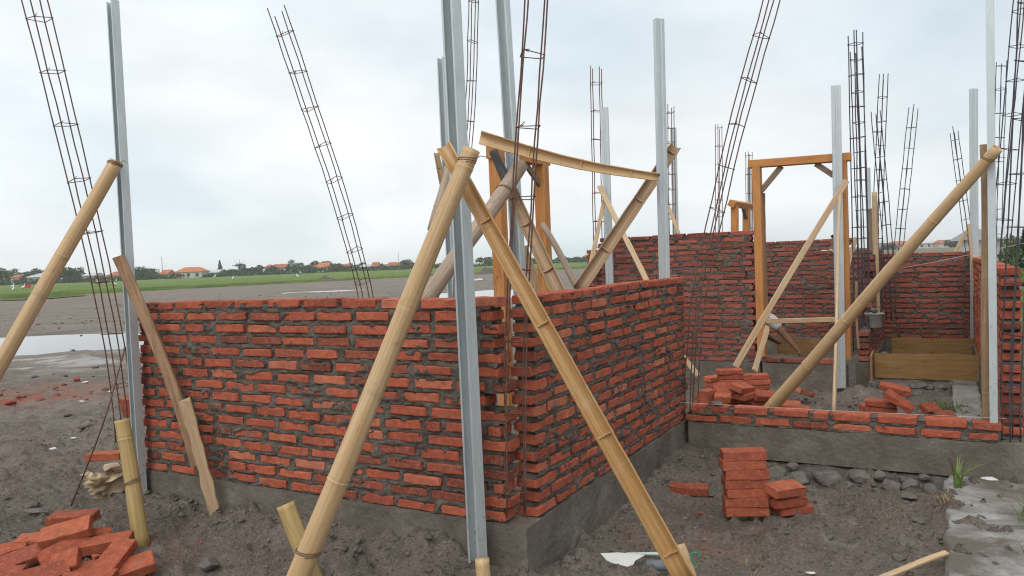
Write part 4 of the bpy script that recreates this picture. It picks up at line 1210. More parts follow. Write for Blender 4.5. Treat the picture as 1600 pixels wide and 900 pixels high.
x, y, r_ = scatter(5200, 15, (-22, 6), (8.5, 55), lambda u, v, x, y, r: (r.random(len(u)) < np.clip(14 / y, .15, 1)) & (x < .35 * y) & (fbm(x * .5, y * .5, 97, 3) > .45) & ~((v > -.1) & (v < 13) & (u < 3) & (u > -3)))
sz = .010 + .055 * r_.random(len(x)) ** 4
tag(link('earth_clods', rocks_mesh('earth_clods', np.stack([x, y, gh(x, y) + sz * .2], -1), sz, 16), M['pebble']), 'dark earth clods strewn over the bare ground behind the wall', 'earth', kind='stuff')
# brick crumbs on the red patch
x, y, r_ = scatter(5000, 12, (-9.2, -3.6), (8.4, 11.6), lambda u, v, x, y, r: r.random(len(u)) < .45 * np.exp(-(((x + 6.4) / 1.9) ** 2 + ((y - 10) / .8) ** 2)))
sz = .005 + .042 * r_.random(len(x)) ** 9
tag(link('brick_crumbs', rocks_mesh('brick_crumbs', np.stack([x, y, gh(x, y) + sz * .3], -1), sz, 13), M['brick_dull']), 'crushed red brick crumbs on the ground left of the wall', 'rubble', kind='stuff')

x, y, r_ = scatter(9000, 19, (-4.5, 3.2), (2.6, 8.0), lambda u, v, x, y, r: (~inwall(u, v)) & (r.random(len(u)) < .30 * np.exp(-(((u - 2.2) / .7) ** 2 + ((v + .8) / .5) ** 2)) + .16 * np.exp(-(((u + .8) / .35) ** 2 + ((v - 1.2) / .3) ** 2)) + .12 * np.exp(-(((u + .5) / .8) ** 2 + ((v - 3.6) / .6) ** 2)) + .004))
sz = .003 + .014 * r_.random(len(x)) ** 4
tag(link('brick_chips', rocks_mesh('brick_chips', np.stack([x, y, gh(x, y) + sz * .25], -1), sz, 20), M['brick_new']), 'small chips of broken brick around the loose bricks', 'rubble', kind='stuff')
def rock_shape(seed, sx, sy, sz_, n=3):
    r_ = np.random.default_rng(seed)
    v = (ICO3_V if n == 3 else ICO2_V).copy()
    for _ in range(15):                          # flats knocked off
        d = r_.normal(0, 1, 3); d /= np.linalg.norm(d); h = r_.uniform(.50, .80)
        s = v @ d; v = v - np.where(s > h, s - h, 0)[:, None] * d
    v = v * (1 + .16 * (fbm(v[:, 0] * 3 + 9, v[:, 1] * 3 + v[:, 2] * 2.3, seed, 4) - .5)[:, None])
    return v * np.array([sx, sy, sz_]), (ICO3_F if n == 3 else ICO2_F)
def rock(name, p, s, seed, m='stone', parent=None, label=None, cat='stone', group=None, rz=0, sink=.25):
    v, f = rock_shape(seed, *s)
    o = link(name, np_mesh(name, v, np.array(f), False), M[m], parent)
    q = Vector(p); o.location = q + Vector((0, 0, s[2] * (1 - 2 * sink))); o.rotation_euler = (0, 0, rz)
    if label: tag(o, label, cat, group)
    return o
def on_ground(px, py): q = G(px, py, 0); q = G(px, py, ghs(q.x, q.y)); return Vector((q.x, q.y, ghs(q.x, q.y)))
for px, py, s, l in [(327, 890, (.060, .05, .04), 'pale rock lying on the gravel near the lower left bricks'),
                     (1442, 822, (.052, .042, .026), 'flat pale stone in the trench at the right'),
                     (1296, 838, (.030, .025, .018), 'small pale stone on the trench floor near the brick stack'),
                     (1420, 780, (.075, .05, .025), 'flat grey stone below the stone footing at the right'),
                     (1404, 872, (.04, .03, .02), 'small grey stone above the wooden strip at the lower right'),
                     (1545, 838, (.085, .05, .022), 'brown stone slab lying on the cement floor at the right'),
                     (78, 712, (.09, .06, .028), 'dark lump of earth on the bare ground left of the stake'),
                     (150, 752, (.07, .06, .03), 'grey clod beside the torn paper sack'),
                     (50, 795, (.07, .06, .045), 'dark clod of earth above the lower left bricks'),
                     (160, 797, (.06, .045, .02), 'flat grey mortar scrap behind the lower left bricks'),
                     (60, 800, (.12, .05, .014), 'flat pale mortar cake lying behind the lower left bricks'),
                     (13, 633, (.10, .08, .06), 'reddish brick lump on the crushed brick patch'),
                     (120, 597, (.07, .05, .05), 'dark red lump at the far edge of the crushed brick patch'),
                     (105, 652, (.06, .04, .025), 'small dark lump on the ground below the crushed brick patch'),
                     (132, 670, (.09, .05, .02), 'flat dark clod between the brick patch and the stake')]:
    m_ = 'brick_dull' if 'red' in l else ('ground' if 'dark' in l and 'red' not in l else ('clod' if 'mortar' in l else 'stone'))
    m_ = 'pebble' if m_ == 'ground' else m_
    rock('stone', on_ground(px, py), s, px + py, m_, None, l, 'stone', None, px * .1, .25)
# rubble-stone footing below the low wall
ft = empty('stone_footing', W(-.9, 2.4, 0)); tag(ft, 'rubble stone footing under the low wall, bedded in rough mortar', 'footing', kind='thing')
ft_i = ft.matrix_basis.inverted()
r_ = random.Random(5)
def footing_bed(parent, name, u0, u1, v0, v1, z0, z1, m, seed):
    """rough mortar bed sloping from (v1, z1) down to (v0, z0)"""
    n0, n1 = int(abs(u1 - u0) / .02), 24
    s, t = np.meshgrid(np.linspace(0, 1, n0), np.linspace(0, 1, n1), indexing='ij')
    u = u0 + (u1 - u0) * s; v = v0 + (v1 - v0) * t + (fbm(s * 30, t * 2, seed, 3) - .5) * .10 * (1 - t)
    z = z0 + (z1 - z0) * t ** .7 + (fbm(u * 9, v * 9, seed, 4, .65) - .5) * (.11 - .06 * t)
    X = ORG.x + AV.x * u + BV.x * v; Y_ = ORG.y + AV.y * u + BV.y * v
    ii = np.arange(n0 * n1).reshape(n0, n1)
    ff = np.stack([ii[:-1, :-1], ii[:-1, 1:], ii[1:, 1:], ii[1:, :-1]], -1).reshape(-1, 4)
    loc = parent.location
    return link(name, np_mesh(name, np.stack([X - loc.x, Y_ - loc.y, z - loc.z], -1).reshape(-1, 3), ff, False), M[m], parent)
footing_bed(ft, 'mortar_bed', .02, -1.80, 2.12, 2.52, -.12, -.005, 'bed', 5)
for i, (u, v, z, sx, sy, sz_) in enumerate([(-.52, 2.36, -.045, .060, .05, .045), (-.60, 2.30, -.06, .05, .05, .05), (-.70, 2.26, -.055, .115, .08, .072), (-.86, 2.25, -.06, .10, .07, .065), (-.80, 2.36, .0, .06, .04, .028),
        (-1.02, 2.28, -.035, .12, .09, .075), (-1.15, 2.24, -.07, .07, .06, .05), (-1.22, 2.32, -.02, .085, .06, .055), (-1.33, 2.33, -.01, .05, .05, .045), (-1.40, 2.27, -.05, .08, .07, .055),
        (-1.52, 2.28, -.03, .075, .06, .05), (-1.63, 2.26, -.05, .07, .06, .05), (-.36, 2.33, -.05, .07, .05, .04), (-.24, 2.36, -.03, .06, .05, .04), (-1.60, 2.37, .0, .06, .04, .03), (-1.08, 2.15, -.10, .05, .04, .025),
        (-.92, 2.13, -.10, .055, .045, .022), (-1.30, 2.14, -.10, .06, .05, .025)]):
    o = rock('stone', W(u, v, z), (sx, sy, sz_), 400 + i, 'stone', ft, rz=ANG_A + r_.uniform(-.3, .3), sink=.5)
    o.location = o.location - ft.location
# footing inside the room, beyond the low wall
ft2 = empty('stone_footing', W(-1.5, 5.8, 0)); tag(ft2, 'dark rubble stone footing below the nearer formwork board', 'footing', kind='thing')
footing_bed(ft2, 'mortar_bed', -1.0, -1.75, 5.45, 5.95, -.10, .08, 'mortar', 15)
for i in range(16):
    u = -1.05 - (i % 8) * .088 + r_.uniform(-.02, .02); row = i // 8
    o = rock('stone', W(u, 5.60 + .12 * row, -.05 + .06 * row), (r_.uniform(.04, .08), .05, r_.uniform(.03, .05)), 450 + i, 'clod' if i == 11 else 'stone', ft2, rz=r_.uniform(0, 3))
    o.location = o.location - ft2.location
# cement-topped footing strip along the right hand wall
def raised_strip(name, u0, u1, v0, v1, z1, m, seed, rough=.02, depth=.25):
    n0, n1 = max(4, int(abs(u1 - u0) / .02)), max(4, int(abs(v1 - v0) / .02))
    s, t = np.meshgrid(np.linspace(0, 1, n0), np.linspace(0, 1, n1), indexing='ij')
    eu = (fbm(t * abs(v1 - v0) * 6, s * 0, seed, 3) - .5) * .07
    u = u0 + (u1 - u0) * s + eu * (np.abs(s - .5) * 2) ** 3 * np.sign(s - .5); v = v0 + (v1 - v0) * t + (fbm(s * abs(u1 - u0) * 6, t * 0, seed + 3, 3) - .5) * .06 * (np.abs(t - .5) * 2) ** 3
    z = z1 + (fbm(u * 8, v * 8, seed + 7, 4, .6) - .5) * rough
    rim = (s <= 0) | (s >= 1) | (t <= 0) | (t >= 1)
    z = np.where(rim, z1 - depth, z)
    X = ORG.x + AV.x * u + BV.x * v; Y_ = ORG.y + AV.y * u + BV.y * v
    ii = np.arange(n0 * n1).reshape(n0, n1)
    ff = np.stack([ii[:-1, :-1], ii[:-1, 1:], ii[1:, 1:], ii[1:, :-1]], -1).reshape(-1, 4)
    return link(name, np_mesh(name, np.stack([X, Y_, z], -1).reshape(-1, 3), ff, False), M[m])
tag(raised_strip('footing_strip', -1.76, -2.02, 4.0, 6.25, .03, 'strip', 21, .035), 'pale cement-topped footing strip inside the room, left of the right post', 'footing', kind='thing')
tag(raised_strip('cement_floor', -1.70, -3.2, -.6, 2.46, .012, 'slab', 23, .022), 'rough pale cement floor strip along the lower right edge', kind='structure')

# ------------------------------------------------------------------ loose bricks
def loose(px, py, Y, yaw, label, pitch=0, roll=0, half=False, seed=0, group=None, scale=1.0, dull=False):
    bank = BANK_HALF if half else (BANK_NEAR if dull else BANK_NEW)
    o = link('loose_brick', bank[seed % len(bank)])
    o.location = P(px, py, Y)
    o.rotation_mode = 'XYZ'
    o.rotation_euler = (R(roll), R(pitch), R(yaw))
    o.scale = (scale, scale, scale)
    return tag(o, label, 'brick', group)
# neat stack beside the stone footing (seven bricks)
stack_names = ['bottom brick', 'second brick from the bottom', 'third brick from the bottom', 'middle brick', 'third brick from the top', 'second brick from the top', 'topmost brick']
base = G(1171, 806, -.05)
r_ = random.Random(3)
for i in range(7):
    o = link('loose_brick', BANK_NEW[i % len(BANK_NEW)])
    o.location = (base.x + r_.uniform(-.006, .006) - (.010 if i > 4 else 0), base.y + .06 + r_.uniform(-.004, .004), -.055 + .025 + i * .0540)
    o.rotation_euler = (r_.uniform(-.01, .01), r_.uniform(-.012, .012) + (-.02 if i > 4 else 0), R(-4 + r_.uniform(-4, 4)))
    o.scale = (1.04, 1, 1.08)
    tag(o, stack_names[i] + ' of the neat stack in the trench', 'brick', 'neat stack of seven bricks')
GS = 'bricks leaning beside the neat stack'
loose(1226, 764, 4.42, 28, 'upper brick leaning behind the right side of the neat stack', 5, 14, seed=3, group=GS)
loose(1228, 780, 4.46, 25, 'middle brick leaning behind the right side of the neat stack', 4, 12, seed=5, group=GS)
loose(1236, 793, 4.50, 20, 'lowest brick leaning behind the right side of the neat stack', 2, 6, seed=6, group=GS, dull=True)
o = loose(1079, 770, 4.55, -14, 'single brick lying flat in the trench left of the neat stack', 1, 4, seed=1, group=GS)
q = on_ground(1079, 779); o.location = (q.x, q.y + .04, q.z + .032)
# heap at the lower left
GH = 'heap of loose bricks at the lower left'
HEAP = [(117, 828, 3.92, 16, -10, 26, 0, 1, 'large brick lying on top of the lower left heap'),
         (62, 843, 3.98, 10, 0, 6, 1, 0, 'half brick at the back of the lower left heap'),
         (117, 858, 3.86, 44, -16, 42, 0, 2, 'brick tilted under the top brick of the lower left heap'),
         (181, 846, 3.90, 12, -4, 8, 0, 3, 'long brick lying level at the right of the lower left heap'),
         (116, 876, 3.66, 14, -10, 34, 1, 1, 'bright half brick at the front of the lower left heap'),
         (190, 872, 3.66, 80, -24, 6, 0, 4, 'brick with a mortar stain at the right of the lower left heap'),
         (16, 862, 3.88, 26, -8, 12, 0, 5, 'brick at the left edge of the picture in the lower left heap'),
         (42, 872, 3.82, 30, -12, 20, 0, 9, 'muddy brick beneath the left side of the lower left heap'),
         (214, 886, 3.66, 26, -10, 22, 0, 6, 'brick sloping down at the right end of the lower left heap'),
         (158, 888, 3.66, 16, -2, 10, 0, 7, 'brick half buried between two others in the lower left heap'),
         (78, 899, 3.56, 34, -4, 22, 0, 8, 'brick at the bottom edge of the lower left heap'),
         (150, 905, 3.50, 6, 0, 6, 0, 2, 'lowest brick in front of the lower left heap'),
         (8, 899, 3.60, 8, 0, 8, 0, 3, 'brick in the bottom left corner of the picture'),
         (128, 806, 4.12, 4, 0, 3, 0, 6, 'brick lying behind the top of the lower left heap'),
         (150, 834, 4.02, 22, 10, -40, 0, 4, 'dark edge-on brick behind the top brick of the lower left heap')]
for (px, py, Y, yaw, pi_, ro, hf, sd, lb) in HEAP: loose(px - 14, py + 3, Y, yaw, lb, pi_, ro, bool(hf), sd, GH, dull=('muddy' in lb or 'dark' in lb))
rock('brick_lump', P(150, 873, 3.74), (.035, .03, .02), 77, 'brick_new', None, 'broken lump of brick lying in the lower left heap', 'brick', GH)
loose(164, 712, 5.0, 6, 'single brick lying behind the torn paper sack', 0, 2, seed=2, scale=.9)
loose(203, 636, 5.25, 70, 'brick standing behind the left steel post', 80, 0, True, 3)
# pile beyond the low wall
GP = 'brick pile beyond the low wall'
PILE = []
def pile_brick(u, v, z, yaw, lb, pitch=0, roll=0, half=False, seed=0, dull=True):
    bank = BANK_HALF if half else (BANK_NEAR if dull else BANK_NEW)
    o = link('loose_brick', bank[seed % len(bank)])
    o.location = W(u, v, z); o.rotation_euler = (R(roll), R(pitch), R(yaw))
    tag(o, lb, 'brick', GP)
A_ = math.degrees(ANG_A)
r_ = random.Random(9)
ORD = ['lowest', 'second', 'third', 'fourth', 'fifth', 'sixth', 'seventh', 'eighth', 'ninth']
def up(i): return 'lowest brick' if i == 0 else ORD[i] + ' brick from the bottom'
for i in range(8):
    pile_brick(.02 + r_.uniform(-.016, .016), 4.06 + r_.uniform(-.012, .012), .04 + .0475 * i, A_ + 22 + r_.uniform(-9, 9), up(i) + ' in the tallest stack of the pile behind the low wall', seed=i)
for i in range(7):
    pile_brick(-.20 + r_.uniform(-.016, .016), 4.14 + r_.uniform(-.012, .012), .04 + .0475 * i, A_ + 25 + r_.uniform(-9, 9), up(i) + ' in the stack below the short lath, behind the low wall', seed=i + 4)
for i in range(6):
    pile_brick(.19 + r_.uniform(-.012, .012), 4.22, .04 + .0475 * i, A_ + 60 + r_.uniform(-8, 8), up(i) + ' in the left stack of the pile behind the low wall', seed=i + 9)
for i in range(6):
    pile_brick(.0 + r_.uniform(-.01, .01), 3.28, .075 + .0475 * i, A_ + 70 + r_.uniform(-6, 6), up(i) + ' of the small stack just behind the low wall', seed=i + 2, dull=False)
pile_brick(-.12, 3.34, .335, A_ + 35, 'dull brick tipped forward at the front of the pile beyond the low wall', 0, 48, seed=3)
pile_brick(-.235, 3.40, .340, A_ + 75, 'bright orange brick on top of the front of the pile', 6, 20, seed=4, dull=False)
pile_brick(-.255, 3.44, .275, A_ + 72, 'bright brick under the bright orange one in the pile front', 0, 6, seed=5, dull=False)
pile_brick(-.385, 3.56, .255, A_ + 48, 'bright diamond-turned brick beside the foot of the long bamboo prop', 8, 24, seed=6, dull=False)
for i, (u, v, z, yw) in enumerate([(-.36, 3.58, .185, 30), (-.34, 3.60, .13, 40), (-.36, 3.62, .075, 20), (-.20, 3.52, .22, 10), (-.18, 3.5, .165, 16), (-.20, 3.52, .11, 5), (-.19, 3.5, .055, 12), (-.08, 3.6, .25, 60)]):
    pile_brick(u, v, z, A_ + yw, ['flat brick directly under the diamond-turned one', 'second brick under the diamond-turned one', 'bottom brick under the diamond-turned one', 'upper flat brick between the two bright ones in the pile',
               'second flat brick between the two bright ones in the pile', 'third flat brick between the two bright ones in the pile', 'bottom flat brick between the two bright ones in the pile', 'brick laid across the middle of the pile beyond the low wall'][i], 0, 4, seed=i)
pile_brick(-.12, 3.20, .285, A_ + 10, 'broken brick piece just above the low wall', 0, 10, True, 2, False)
pile_brick(.30, 4.3, .085, A_ + 5, 'upper of two flat bricks at the end of the side wall', 0, 0, seed=3)
pile_brick(.31, 4.3, .035, A_ + 5, 'lower of two flat bricks at the end of the side wall', 0, 0, seed=4)
for k, (u, v, z, yw, ro, sd) in enumerate([(-.56, 3.50, .19, 10, 14, 1), (-.66, 3.38, .17, 18, 8, 2), (-.76, 3.32, .15, 5, 10, 3), (-.62, 3.62, .13, 30, 6, 5), (-.90, 3.22, .17, 8, 14, 6)]):
    pile_brick(u, v, z, A_ + yw, ['brick right beside the foot of the long bamboo prop', 'second brick right of the long bamboo prop foot', 'third brick right of the long bamboo prop foot',
                                  'brick lying behind those right of the long bamboo prop foot', 'brick lying left of the thin bamboo strut behind the low wall'][k], 0, ro, seed=sd, dull=False)
# second small pile by the footing strip
GQ = 'small brick pile left of the cement-topped strip'
for k, (u, v, z, yw, pi_, ro, sd, hf) in enumerate([(-1.16, 3.95, .235, 8, 14, 12, 1, 0), (-1.20, 3.75, .17, -6, 34, 10, 2, 0), (-1.06, 3.85, .075, 6, 2, 4, 3, 0), (-1.06, 3.85, .13, 3, 3, 4, 4, 0), (-1.22, 3.60, .06, 4, 0, 3, 5, 0),
                                                    (-1.42, 3.85, .10, 40, 0, 30, 1, 1), (-1.52, 3.70, .08, 20, 0, 12, 2, 1), (-1.36, 3.50, .05, 2, 0, 0, 6, 0), (-.90, 3.5, .05, 10, 0, 6, 7, 0), (-1.0, 4.1, .04, 20, 0, 4, 8, 0)]):
    bank = BANK_HALF if hf else (BANK_NEAR if k in (0, 1, 3) else BANK_NEW)
    o = link('loose_brick', bank[sd % len(bank)]); o.location = W(u - .19, v, z + .06); o.rotation_euler = (R(ro), R(pi_), R(A_ + yw))
    tag(o, ['topmost brick of the small pile by the cement strip', 'long brick sliding down the front of the small pile', 'lower brick at the left of the small pile', 'upper brick at the left of the small pile',
            'brick lying flat at the front of the small pile', 'half brick standing askew behind the small pile', 'half brick nearest the green tuft by the small pile', 'flat brick between the low wall and the small pile',
            'loose brick left of the small pile behind the strut', 'half hidden brick behind the small pile'][k], 'brick', GQ)
pile_brick(-.47, 5.0, .05, A_ + 60, 'dull brick leaning on the footing below the tall door frame', 20, 10, seed=2)
# mortar lump left on the low wall
rock('mortar_lump', W(-.26, 2.50, .36), (.05, .04, .03), 91, 'clod', None, 'grey lump of mortar resting on the low wall', 'mortar')
rock('mortar_lump', W(-1.15, 5.90, .335), (.05, .03, .018), 92, 'clod', None, 'grey lump of mortar on top of the nearer formwork board', 'mortar')

# ------------------------------------------------------------------ small things
def string(label, a, b_, sag=.0, r=.0016):
    a, b_ = Vector(a), Vector(b_); mid = a.lerp(b_, .5) - Vector((0, 0, sag))
    mb = MB(); mb.tube(catmull([a, mid, b_], 8), r, 4)
    return tag(mb.build('mason_line', M['string'], origin=a), label, 'string')
string('white mason line stretched along the top of the low wall', W(.02, 2.45, .375), W(-2.04, 2.45, .39), .004, .0010)
string('pale mason line running from the partition up to the right hand wall', P(1372, 425, 9.3), P(1600, 380, 4.9), .01, .0022)
def tuft_line(label, pts, r=.0012, m='dry_blade', name='dry_stalk'):
    mb = MB(); mb.tube(catmull(pts, 8), r, 4); return tag(mb.build(name, M[m], origin=pts[0]), label, 'stalk')
tuft_line('thin dry stalk on the ground right of the split bamboo prop', [on_ground(1055, 822), on_ground(1075, 848) + Vector((0, 0, .03)), on_ground(1104, 876)], .0022)
tuft_line('thin hanging fibre beside the thick bamboo prop', [P(529, 690, 3.50), P(531, 790, 3.49), P(527, 897, 3.47)], .0013)
# bucket on the stepped end of the partition
bk = empty('bucket', W(-1.03, 6.38, .572)); tag(bk, 'grey mortar bucket standing on the stepped end of the partition', 'bucket')
def lathe(prof, seg=20):
    mb = MB(); v, f = [], []
    for i, (r, z) in enumerate(prof):
        v += [(math.cos(2 * math.pi * q / seg) * r, math.sin(2 * math.pi * q / seg) * r, z) for q in range(seg)]
        if i: f += [((i - 1) * seg + q, (i - 1) * seg + (q + 1) % seg, i * seg + (q + 1) % seg, i * seg + q) for q in range(seg)]
    mb.add(v, f); return mb
lathe([(0, 0), (.072, 0), (.078, .01), (.096, .145), (.104, .15), (.104, .165), (.096, .165), (.09, .15), (.07, .06), (0, .055)]).build('shell', M['bucket'], bk, True)
mb = MB(); mb.tube([Vector((math.cos(a) * .1, -.02 + .03 * math.sin(a), .155 + math.sin(a) * .09)) for a in np.linspace(0, math.pi, 12)], .004, 6); mb.build('handle', M['wire'], bk, True)
v, f = rock_shape(12, .075, .075, .04); link('mortar_fill', np_mesh('mortar_fill', v, np.array(f)), M['mortar'], bk, (0, 0, .13))
v, f = rock_shape(14, .05, .04, .045); link('mortar_heap', np_mesh('mortar_heap', v, np.array(f)), M['clod'], bk, (.0, 0, .19))
# torn paper sack
def crumple(name, n0, n1, fn, m, loc, rz=0):
    s, t = np.meshgrid(np.linspace(0, 1, n0), np.linspace(0, 1, n1), indexing='ij')
    p = np.array(fn(s, t)); ii = np.arange(n0 * n1).reshape(n0, n1)
    ff = np.stack([ii[:-1, :-1], ii[1:, :-1], ii[1:, 1:], ii[:-1, 1:]], -1).reshape(-1, 4)
    return link(name, np_mesh(name, np.moveaxis(p, 0, -1).reshape(-1, 3), ff), M[m], None, loc, (0, 0, rz))
def sack_fn(s, t):
    a = s * 2 * np.pi; r = .085 * (.25 + np.sin(np.pi * np.clip(t * .62 + .05, 0, 1)) * .9)
    r = r * (1 + .9 * (vnoise(s * 6, t * 4, 3) - .5) + 1.3 * np.abs(vnoise(s * 13, t * 8, 5) - .5) + .8 * np.abs(vnoise(s * 25, t * 15, 8) - .5) - .3)
    x_ = np.cos(a) * r; y_ = np.sin(a) * r * .8 - .12 * np.maximum(t - .55, 0); z_ = t * .22 + .06 * (vnoise(s * 6, t * 5, 7) - .5) - .10 * np.maximum(t - .8, 0) * np.sin(a)
    j = np.abs(s - .5) > .499
    x_[-1] = x_[0]; y_[-1] = y_[0]; z_[-1] = z_[0]
    return x_, y_, z_
sk = on_ground(168, 778)
tag(crumple('paper_sack', 60, 34, sack_fn, 'paper', sk + Vector((0, 0, -.01)), .6), 'torn crumpled paper sack beside the yellow stake', 'sack')
mb = MB(); v, f = rock_shape(31, .085, .05, .018); mb.add([tuple(q) for q in v], [tuple(q) for q in f])
o = mb.build('paper_scrap', M['paper'], loc=sk + Vector((.0, .08, .20))); o.rotation_euler = (.5, .2, .2); o.parent = None
tag(o, 'folded pale paper flap on top of the torn sack', 'paper')
# building scraps at the foot of the split prop
def slab_poly(name, outline, t, m, loc, rot, label, cat):
    k = len(outline); mb = MB()
    mb.add([(x_, y_, t / 2) for x_, y_ in outline] + [(x_, y_, -t / 2) for x_, y_ in outline],
           [tuple(range(k)), tuple(range(2 * k - 1, k - 1, -1))] + [((q + 1) % k, q, q + k, (q + 1) % k + k) for q in range(k)])
    o = mb.build(name, M[m], loc=loc); o.rotation_euler = rot
    return tag(o, label, cat)
wl_ = [(-.11, .03), (-.02, .035), (.115, .022), (.06, -.012), (.052, -.03), (.02, -.052), (-.02, -.056), (-.062, -.036), (-.085, -.005)]
slab_poly('board_scrap', wl_, .006, 'white_sheet', on_ground(973, 876) + Vector((0, 0, .022)), (.62, .03, -.04), 'broken white board scrap lying at the foot of the side wall', 'scrap')
slab_poly('board_scrap', [(-.1, .008), (.1, .008), (.1, -.012), (-.08, -.002)], .006, 'mint_sheet', on_ground(1010, 870) + Vector((0, .03, .035)), (.4, 0, -.06), 'narrow mint green strip behind the white board scrap', 'scrap')
mb = MB(); mb.tube([(-.05, 0, 0), (.0, 0, 0), (.05, 0, 0)], .026, 14, True)
o = mb.build('pipe_piece', M['grey_plastic'], loc=on_ground(1026, 884) + Vector((0, 0, .024)), smooth=True); o.rotation_euler = (0, 0, -.15)
tag(o, 'short grey plastic pipe piece beside the white board scrap', 'pipe')
mb = MB(); mb.tube([Vector((math.cos(a) * .02, .004 * math.sin(3 * a), .02 + math.sin(a) * .022)) for a in np.linspace(0, 4.4, 14)] + [Vector((.012, 0, -.02))], .0035, 6)
o = mb.build('plastic_cord', M['green_plastic'], loc=P(1086, 878, 3.2)); o.rotation_euler = (0, 0, .2)
tag(o, 'loop of bright green plastic cord by the hollow bamboo stake', 'cord')
for k, (px, py, s, l) in enumerate([(128, 628, .05, 'white litter scrap left of the crushed brick patch'), (133, 595, .05, 'pale litter at the far edge of the crushed brick patch'), (172, 614, .04, 'white scrap near the foot of the leaning rebar'),
                                    (115, 686, .035, 'crumpled white plastic on the bare ground'), (82, 703, .05, 'flattened whitish bag beside the dark mound'), (1545, 752, .07, 'white plastic strip on the cement floor below the low wall'), (1268, 893, .03, 'small white scrap at the bottom edge of the trench')]):
    o = rock('litter', on_ground(px, py) + Vector((0, 0, .004)), (s, s * .6, s * .28), 600 + k, 'litter', None, l, 'litter', None, k, .3)

# ------------------------------------------------------------------ plants
def blades(name, pos, h, wdt, m, seed, lean=.5, segs=3):
    """curved grass blades joined in one mesh"""
    r_ = np.random.default_rng(seed); n = len(pos)
    a = r_.uniform(0, 6.28, n); hh = h * r_.uniform(.55, 1.2, n); ll = lean * r_.uniform(.2, 1.0, n) * hh; ww = wdt * r_.uniform(.7, 1.2, n)
    V_, F_ = [], []
    k = 2 * (segs + 1)
    for s in range(segs + 1):
        t = s / segs; w_ = ww * (1 - t) ** .7 + .0003
        cx = np.cos(a) * ll * t * t; cy = np.sin(a) * ll * t * t; cz = hh * (t - .25 * t * t * lean)
        px_, py_ = -np.sin(a) * w_ / 2, np.cos(a) * w_ / 2
        V_ += [np.stack([cx - px_, cy - py_, cz], -1), np.stack([cx + px_, cy + py_, cz], -1)]
    V_ = np.stack(V_, 1) + pos[:, None]
    for s in range(segs): F_.append(np.array([2 * s, 2 * s + 1, 2 * s + 3, 2 * s + 2]))
    F_ = (np.array(F_)[None] + (np.arange(n) * k)[:, None, None]).reshape(-1, 4)
    return link(name, np_mesh(name, V_.reshape(-1, 3), F_), M[m])
r_ = np.random.default_rng(4)
# grass beyond the right hand wall
n = 24000; u = -2.42 - 5 * r_.random(n) ** 1.3; v = r_.uniform(2.2, 26, n) ** 1.0
pos = np.stack([ORG.x + AV.x * u + BV.x * v, ORG.y + AV.y * u + BV.y * v, 0 * u], -1); pos[:, 2] = gh(pos[:, 0], pos[:, 1]) - .01
tag(blades('grass', pos, .16, .010, 'blade', 5, .7, 2), 'long green grass beyond the right hand wall', 'grass', kind='stuff')
def plant(name, label, base, n, h, wdt, m, seed, spread=.03, lean=.9, cat='plant'):
    r_ = np.random.default_rng(seed)
    pos = np.stack([r_.normal(0, spread, n), r_.normal(0, spread, n), np.zeros(n)], -1)
    o = blades(name, pos, h, wdt, m, seed, lean, 5); o.location = base
    return tag(o, label, cat)
tq = G(1468, 640, .02)
plant('grass_tuft', 'green grass tuft inside the room beside the cement-topped strip', W(-1.68, 4.55, -.03), 160, .17, .008, 'blade', 6, .09, .6)
plant('grass_plant', 'broad green grass blades rising from the cement floor at the right', on_ground(1497, 772), 11, .25, .018, 'blade', 11, .012, .9)
plant('grass_plant', 'green grass blades reaching in from the right picture edge', on_ground(1612, 800) + Vector((.02, 0, .02)), 26, .26, .012, 'blade', 8, .05, 1.1)
plant('grass_plant', 'green blade tips in the bottom right corner', on_ground(1612, 880) + Vector((.03, 0, .0)), 14, .14, .010, 'blade', 9, .03, 1.1)
plant('dry_tuft', 'dry brown grass tuft hanging at the edge of the cement floor', on_ground(1477, 792) + Vector((0, 0, .02)), 60, .075, .004, 'dry_blade', 10, .03, 1.2)
plant('dry_tuft', 'small heap of dry straw on the trench floor at the bottom', on_ground(1190, 888), 40, .05, .003, 'dry_blade', 12, .05, 1.6)
plant('dry_tuft', 'dry grass stems lying on the trench floor near the flat pale stone', on_ground(1385, 815), 16, .10, .003, 'dry_blade', 13, .06, 1.7)

